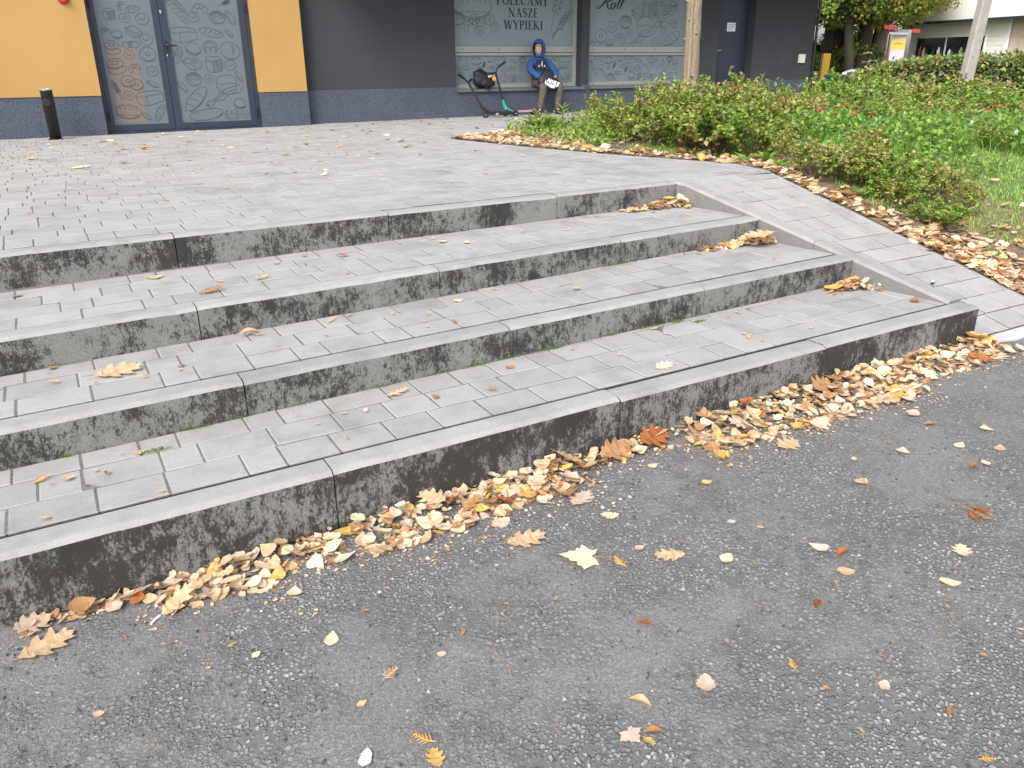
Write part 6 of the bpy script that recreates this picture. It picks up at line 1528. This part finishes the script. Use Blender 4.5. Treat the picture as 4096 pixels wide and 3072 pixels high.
# ------------------------------------------------------------------ things beyond the bed
M['concrete_pole'] = plain('pole_concrete', (0.30, 0.285, 0.265), 0.9, 0.15, 6.0, 0.5)
M['safety_yellow'] = plain('yellow_steel', (0.62, 0.36, 0.03), 0.5, 0.08)
M['siding'] = plain('white_siding', (0.84, 0.83, 0.80), 0.55, 0.05)
M['fascia'] = plain('white_fascia', (0.90, 0.90, 0.91), 0.5, 0.02)
M['gutter'] = plain('dark_gutter', (0.03, 0.04, 0.06), 0.5, 0.1)
M['dark_glass'] = plain('dark_glass', (0.015, 0.018, 0.022), 0.12, 0.1)
M['brick_red'] = plain('reddish_board', (0.30, 0.13, 0.10), 0.7, 0.1)
M['locker'] = plain('pale_grey_locker', (0.50, 0.52, 0.58), 0.5, 0.04)
M['locker_y'] = plain('locker_yellow', (0.75, 0.48, 0.09), 0.5, 0.04)
M['car_white'] = plain('white_car_paint', (0.70, 0.71, 0.73), 0.25, 0.02)
M['car_dark'] = plain('black_car_paint', (0.02, 0.022, 0.025), 0.25, 0.05)
M['bin_green'] = plain('green_plastic', (0.008, 0.075, 0.055), 0.5, 0.1)
# yellow post just past the corner of the shop
yp = empty('yellow_post', (14.55, 10.62, 0.68)); tag(yp, 'square yellow steel post just past the corner of the grey wall', 'post')
mb = MB(); mb.box(-.085,.085,-.06,.06,0,.93,0,.008); o = mb.build('post', M['safety_yellow'], yp); o.rotation_euler = (0, R_(1.5), -.5)
mb = MB(); mb.box(-.075,.075,-.05,.05,.9305,.945); o = mb.build('cap', M['safety_yellow'], yp); o.rotation_euler = (0, R_(1.5), -.5)
# concrete pole, leaning a little
pole = empty('concrete_pole', (12.40, 5.97, 0.66)); tag(pole, 'grey concrete pole leaning slightly in front of the clipped hedge', 'pole')
mb = MB()
for z, s in ((-.2,.098),(1.0,.092),(2.2,.086),(4.5,.075),(7.0,.062)):
    for x, y in ((-1,-.55),(-.8,-.75),(.8,-.75),(1,-.55),(1,.55),(.8,.75),(-.8,.75),(-1,.55)): mb.v.append((x*s, y*s, z))
for l in range(4):
    for i in range(8): mb.f.append((l*8+i, l*8+(i+1)%8, (l+1)*8+(i+1)%8, (l+1)*8+i)); mb.m.append(0)
mb.f.append(tuple(range(32,40))); mb.m.append(0)
o = mb.build('shaft', M['concrete_pole'], pole); o.rotation_euler = (R_(1.2), R_(2.8), -.25)
mb = MB(); mb.lathe([(.012,0),(.012,.02)], 8, (0,0,0), 0, 'Y'); o = mb.build('bolt', M['steel'], pole); o.location = (-.02,-.095,.86)
# clipped hedge
HL = [(14.10,9.75,.40),(14.42,9.18,.62),(14.37,8.41,.76),(14.35,7.57,.81),(14.51,6.35,.83),(14.8,5.0,.92),(15.2,3.5,.92)]
hedge = empty('hedge', (14.4, 7.5, 0.66)); tag(hedge, 'clipped dark green hedge between the planting bed and the white kiosk', 'hedge')
Pp = []; core = MB()
for (x0, y0, h0), (x1, y1, h1) in zip(HL[:-1], HL[1:]):
    L = math.hypot(x1-x0, y1-y0); n = int(3000*L); t = nr.random(n); h = h0+(h1-h0)*t; d = np.array([x1-x0, y1-y0])/L; nn = np.array([d[1], -d[0]])
    side = nr.random(n); off = nr.uniform(-.42,.42,n); z = nr.random(n)*h
    front = side < .55; off = np.where(front, .40+nr.normal(0,.05,n), off); z = np.where(front, z, h + nr.normal(0,.04,n))
    Pp.append(np.stack([x0+(x1-x0)*t+nn[0]*off-14.4, y0+(y1-y0)*t+nn[1]*off-7.5, z], 1))
    q = [(x0+nn[0]*s-14.4, y0+nn[1]*s-7.5) for s in (-.36,.36)] + [(x1+nn[0]*s-14.4, y1+nn[1]*s-7.5) for s in (.36,-.36)]
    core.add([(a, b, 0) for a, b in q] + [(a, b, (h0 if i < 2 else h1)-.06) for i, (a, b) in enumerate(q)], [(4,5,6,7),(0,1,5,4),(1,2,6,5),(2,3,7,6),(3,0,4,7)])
Pp = np.concatenate(Pp); n = len(Pp); Dd = unit(nr.normal(0,1,(n,3)) + np.array([-.4,-.4,.2])); Nn = unit(np.array([-.4,-.4,.8]) + .6*nr.normal(0,1,(n,3))); Ls = .065*nr.uniform(.6,1.3,n); V, Q = leaf_quads(Pp, Dd, Nn, Ls, Ls*.7)
link('foliage', np_mesh('hedge_foliage', V, Q, pick(n, [.14,.46,.06,.34]), [M['g4'], M['g1'], M['g7'], M['g3']]), hedge)
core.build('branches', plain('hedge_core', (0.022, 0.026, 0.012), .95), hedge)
# white kiosk behind the hedge
kA, kB = Vector((28.53, 18.69, 0)), Vector((27.67, 14.55, 0)); kt = (kB-kA).normalized(); kn = Vector((kt.y, -kt.x, 0))     # along the front, towards us
if kn.dot(Vector((-.65,-2.4,0))-kA) < 0: kn = -kn
kio = empty('kiosk', kA[:2] + (0.75,)); tag(kio, 'white sided kiosk with a big white roof fascia behind the hedge', 'kiosk')
def kq(u, d, z): p = kt*u + kn*d; return (p.x, p.y, z-0.75)
LK = (kB-kA).length
def kbox(name, u0, u1, d0, d1, z0, z1, mt, par=None, sag=0.0):
    mb = MB(); mb.box(u0,u1,d0,d1,z0,z1); mb.v = [kq(v[0], v[1], v[2] + sag*v[0]) for v in mb.v]; return mb.build(name, mt, par or kio)
kbox('wall', 0, LK, -3.0, 0, .70, 2.78, M['siding'])
for i in range(14): kbox('siding_board', -.01, LK+.01, .003, .018, .80+.14*i, .80+.14*i+.125, M['siding'])
kbox('window', .40, 3.42, .012, .032, 1.60, 2.22, M['dark_glass']).name = 'window'
wnd = [o_ for o_ in kio.children if o_.name.startswith('window')][0]
for a in (.38, 1.72, 3.40): kbox('mullion', a, a+.05, .030, .05, 1.58, 2.26, M['gutter'] if a < 1 else M['white'], wnd)
kbox('window_sill', .35, 3.47, .02, .10, 1.55, 1.60, M['white'])
for u, c_, h in ((.62,M['brick_red'],.36),(.80,M['cream'],.30),(1.25,M['bin_green'],.25),(1.50,M['white'],.30),(2.0,M['car_white'],.22),(2.5,M['g7'],.28)):
    mb = MB(); mb.lathe([(.09,0),(.10,h*.5),(.05,h*.8),(.03,h)], 10); p = kq(u, .060, 1.605); mb.v = [(v[0]*1+p[0], v[1]*.3+p[1], v[2]+p[2]) for v in mb.v]; mb.build('display_item', c_, kio)
kbox('corner_board', LK-.06, LK+.10, -.02, .06, .70, 2.77, M['white'])
kbox('side_wall', LK+.10, LK+2.4, -2.0, -.05, .70, 2.9, plain('beige_wall', (.52,.45,.36), .8))
kbox('fascia', -.05, LK+2.2, -3.0, .35, 2.74, 3.9, M['fascia'])
kbox('gutter', -.05, LK+2.2, .35, .44, 2.68, 2.76, M['gutter']); kbox('soffit', -.04, LK+2.1, -.0, .34, 2.70, 2.739, M['gutter'])
kbox('end_board', -.22, -.06, -3.0, .3, 2.55, 3.9, M['brick_red'])
# parcel locker under a red roof
lk = empty('parcel_locker', (23.45, 15.45, 0.75)); tag(lk, 'pale grey and yellow parcel locker with a red slatted canopy beside the kiosk', 'locker'); lk.rotation_euler = (0, 0, math.atan2(-.34, .25))
mb = MB(); mb.box(-.21,.21,-.0,.45,0,1.05,0,.01); mb.build('cabinet', M['locker'], lk)
mb = MB(); mb.box(-.212,.212,-.004,.454,1.0505,1.35); mb.build('yellow_band', M['locker_y'], lk); mb = MB(); mb.box(-.21,.21,-.0,.45,1.3505,1.46); mb.build('top_panel', M['locker'], lk)
mb = MB(); 
for i, (a, b) in enumerate(((-.12,.10),(-.15,.16))): ribbon(mb, [(a,1.22-.035*i),(a+.08,1.226-.035*i),(b,1.22-.035*i)], .022-.012*i, -.0055)
mb.build('lettering', M['brown'], lk)
mb = MB(); mb.add([(-.30,-.25,1.50),(.24,-.12,1.47),(.24,.5,1.60),(-.30,.5,1.64),(-.30,-.25,1.53),(.24,-.12,1.50),(.24,.5,1.63),(-.30,.5,1.67)], [(0,3,2,1),(4,5,6,7),(0,1,5,4),(1,2,6,5),(2,3,7,6),(3,0,4,7)]); mb.build('canopy', M['locker'], lk)
for i, (a, b, z) in enumerate(((-.62,-.25,1.60),(.20,.42,1.55),(-.5,-.2,1.48))): mb = MB(); mb.box(a, b, -.2+.1*i, .0+.1*i, z, z+.10); o = mb.build('red_beam', M['red'], lk); o.rotation_euler = (0, R_(5), 0)
for x in (-.28, .20): mb = MB(); mb.box(x-.02,x+.02,.48,.52,0,1.55); mb.build('post', M['red'], lk)
# cars glimpsed between hedge and trees
def car(loc, rz, lab, paint):
    c = empty('parked_car', loc, rz); tag(c, lab, 'car', 'cars parked behind the hedge')
    side = [(-2.05,.35),(-2.1,.62),(-1.95,.82),(-1.2,.92),(-.55,1.34),(.75,1.40),(1.55,1.05),(2.0,.92),(2.08,.6),(2.02,.35)]
    mb = MB(); n = len(side)
    for y, s in ((-.86,.93),(-.80,1),(.80,1),(.86,.93)):
        for x, z in side: mb.v.append((x*s if abs(y) > .84 else x, y*(1 - .16*max(0, z-.9)/.5), .35+(z-.35)*(s if abs(y) > .84 else 1)))
    for l in range(3):
        for i in range(n): mb.f.append((l*n+i, l*n+(i+1)%n, (l+1)*n+(i+1)%n, (l+1)*n+i)); mb.m.append(0)
    mb.f.append(tuple(reversed(range(n)))); mb.m.append(0); mb.f.append(tuple(range(3*n,4*n))); mb.m.append(0); mb.build('body', paint, c, False)
    mb = MB(); mb.add([(-1.17,-.66,.945),(-1.17,.66,.945),(-.58,.58,1.33),(-.58,-.58,1.33)], [(0,3,2,1)]); mb.v = [(v[0]-.012, v[1], v[2]+.012) for v in mb.v]; mb.build('windscreen', M['dark_glass'], c)
    mb = MB(); mb.add([(1.50,-.62,1.10),(1.50,.62,1.10),(.80,.58,1.39),(.80,-.58,1.39)], [(0,1,2,3)]); mb.v = [(v[0]+.02, v[1], v[2]+.012) for v in mb.v]; mb.build('rear_window', M['dark_glass'], c)
    for s in (-1, 1):
        mb = MB(); mb.add([(-.95,s*.80,.95),(1.35,s*.80,.97),(.72,s*.735,1.33),(-.5,s*.74,1.29)], [(0,1,2,3) if s < 0 else (3,2,1,0)]); mb.v = [(v[0], v[1]+s*.03, v[2]) for v in mb.v]; mb.build('side_window', M['dark_glass'], c)
        mb = MB(); mb.lathe([(.05,-.03),(.11,-.02),(.11,.02),(.05,.03)], 10, (-2.03, s*.6, .68), 0, 'X'); mb.build('headlight', M['steel'], c)
        for x in (-1.35, 1.3):
            w = empty('wheel', (x, s*.80, .31), 0, c); mb = MB(); mb.lathe([(.2,-.09),(.31,-.09),(.31,.09),(.2,.09)], 18, (0,0,0), 0, 'Y'); mb.build('tyre', M['wheel'], w); mb = MB(); mb.lathe([(.02,-.095),(.2,-.095),(.2,.095),(.02,.095)], 14, (0,0,0), 0, 'Y'); mb.build('rim', M['steel'], w)
    return c
car((18.3, 12.2, -.14), .55, 'white car half hidden behind the left end of the hedge', M['car_white'])
car((16.6, 13.0, -.18), 1.0, 'black car low behind the yellow post', M['car_dark'])
bn = empty('litter_bin', (12.40, 8.51, .58)); tag(bn, 'dark green litter bin with a pale sticker showing above the shrubs', 'bin')
mb = MB(); mb.box(-.13,.13,-.11,.11,0,.60,0,.02); mb.build('body', M['bin_green'], bn); mb = MB(); mb.box(-.15,.15,-.13,.13,.602,.66,0,.015); mb.build('lid', M['bin_green'], bn); mb = MB(); mb.box(-.10,-.04,-.1135,-.1105,.44,.56); mb.build('sticker', M['white'], bn); 
# trees behind
TREES = [((23.66,18.42),.17,'dark tree trunk nearest the corner of the grey wall',0),((25.49,19.36),.20,'second dark tree from the corner of the grey wall',0),((22.66,16.5),.15,'leaning dark tree left of the parcel locker',1),((25.15,18.19),.17,'slim dark tree between the leaning tree and the locker',0),((23.75,16.95),.20,'thick dark tree just left of the parcel locker',0),((25.5,17.75),.26,'grey furrowed tree behind the parcel locker',2)]
cr_g = crown_mesh('green_crown', 15000, [(0,0,4.2,1.7),(1.2,.5,3.3,1.2),(-1.3,-.3,3.2,1.3),(.2,-1.3,2.9,1.1),(-.4,1.2,3.5,1.3),(.6,-.8,5.2,1.3),(-1.0,-1.2,2.6,.9),(.8,-.9,2.5,.8)], .13, [M['g4'], M['g1'], M['g2'], M['g5']], [.14,.38,.34,.14])
cr_y = crown_mesh('yellow_crown', 14000, [(0,0,4.0,1.6),(1.2,-.5,3.3,1.2),(-1.2,-.6,3.1,1.2),(.1,-1.4,3.0,1.1),(-.4,1.2,3.5,1.3),(-.9,-1.5,2.8,.8),(1.6,.8,3.2,.9)], .13, [M['g5'], M['g2'], M['g1'], M['ochre']], [.56,.28,.12,.04])
for i, ((x, y), r_, lab, kind) in enumerate(TREES):
    t = empty('background_tree', (x, y, .72), i*1.3); tag(t, lab, 'tree', 'trees behind the parcel locker')
    mb = MB(); lx = .25 if 'leaning' in lab else .05; mb.tube([(0,0,-.1),(lx*.3,.02,.8),(lx,-.03,2.0),(lx*1.6,.05,3.4),(lx*1.8,.0,4.6)], [r_*1.2,r_,r_*.9,r_*.6,r_*.25], 10); mb.build('trunk', M['bark_grey' if kind == 2 else 'bark_dark'], t, True)
    for k in range(4): a = k*1.6+i; mb = MB(); mb.tube([(lx,0,1.9+.3*k),(lx+math.cos(a)*.7,math.sin(a)*.7,2.6+.3*k),(lx+math.cos(a)*1.2,math.sin(a)*1.2,3.3+.3*k)], [r_*.4,r_*.28,r_*.1], 6); mb.build('limb', M['bark_dark'], t)
    link('crown', cr_y if kind else cr_g, t)
for i, (x, y, s, kd, lab) in enumerate([(24.6,18.9,1.0,1,'golden tree behind the leaning dark tree'),(22.2,18.2,.95,0,'green tree over the yellow post'),(18.6,15.6,.85,0,'dark green tree close behind the shop corner'),(25.3,18.1,.82,1,'golden tree above the red canopy'),(31,24,1.6,0,'tall green tree far behind the dark trunks'),(36,23,1.7,0,'tall green tree far behind the kiosk'),(28,26,1.6,0,'tall dark tree far behind the shop corner'),(34,19,1.5,1,'golden tree behind the kiosk roof'),(40,17,1.8,0,'tall green tree at the far right behind the kiosk'),(24.5,21.5,1.2,0,'green tree between the shop corner and the dark trunks')]):
    t = empty('background_tree', (x, y, .72), i*2.1); t.scale = (s, s, s); tag(t, lab, 'tree', 'trees in the far background')
    mb = MB(); mb.tube([(0,0,-.1),(.05,.02,1.2),(0,-.05,2.6),(.1,0,4.4)], [.22,.17,.14,.05], 9); mb.build('trunk', M['bark_dark'], t, True); link('crown', cr_y if kd else cr_g, t)
low = crown_mesh('bush_crown', 2600, [(0,0,.7,.8),(.9,.2,.55,.65),(-.9,-.1,.6,.7),(.2,-.5,.5,.6),(-.4,.4,1.0,.6)], .13, [M['g2'], M['g1'], M['g5'], M['g4']], [.35,.3,.15,.2])
for i, (x, y, s, lab) in enumerate([(22.0,18.6,1.0,'pale bush under the dark trunks near the shop corner'),(24.6,20.6,1.2,'bush under the second dark trunk'),(24.0,17.6,.9,'bush between the leaning tree and the locker'),(27.5,21,1.4,'bush far behind the leaning tree')]):
    t = empty('background_bush', (x, y, .72), i); t.scale = (s, s, s); tag(t, lab, 'bush', 'bushes under the trees'); link('foliage', low, t)
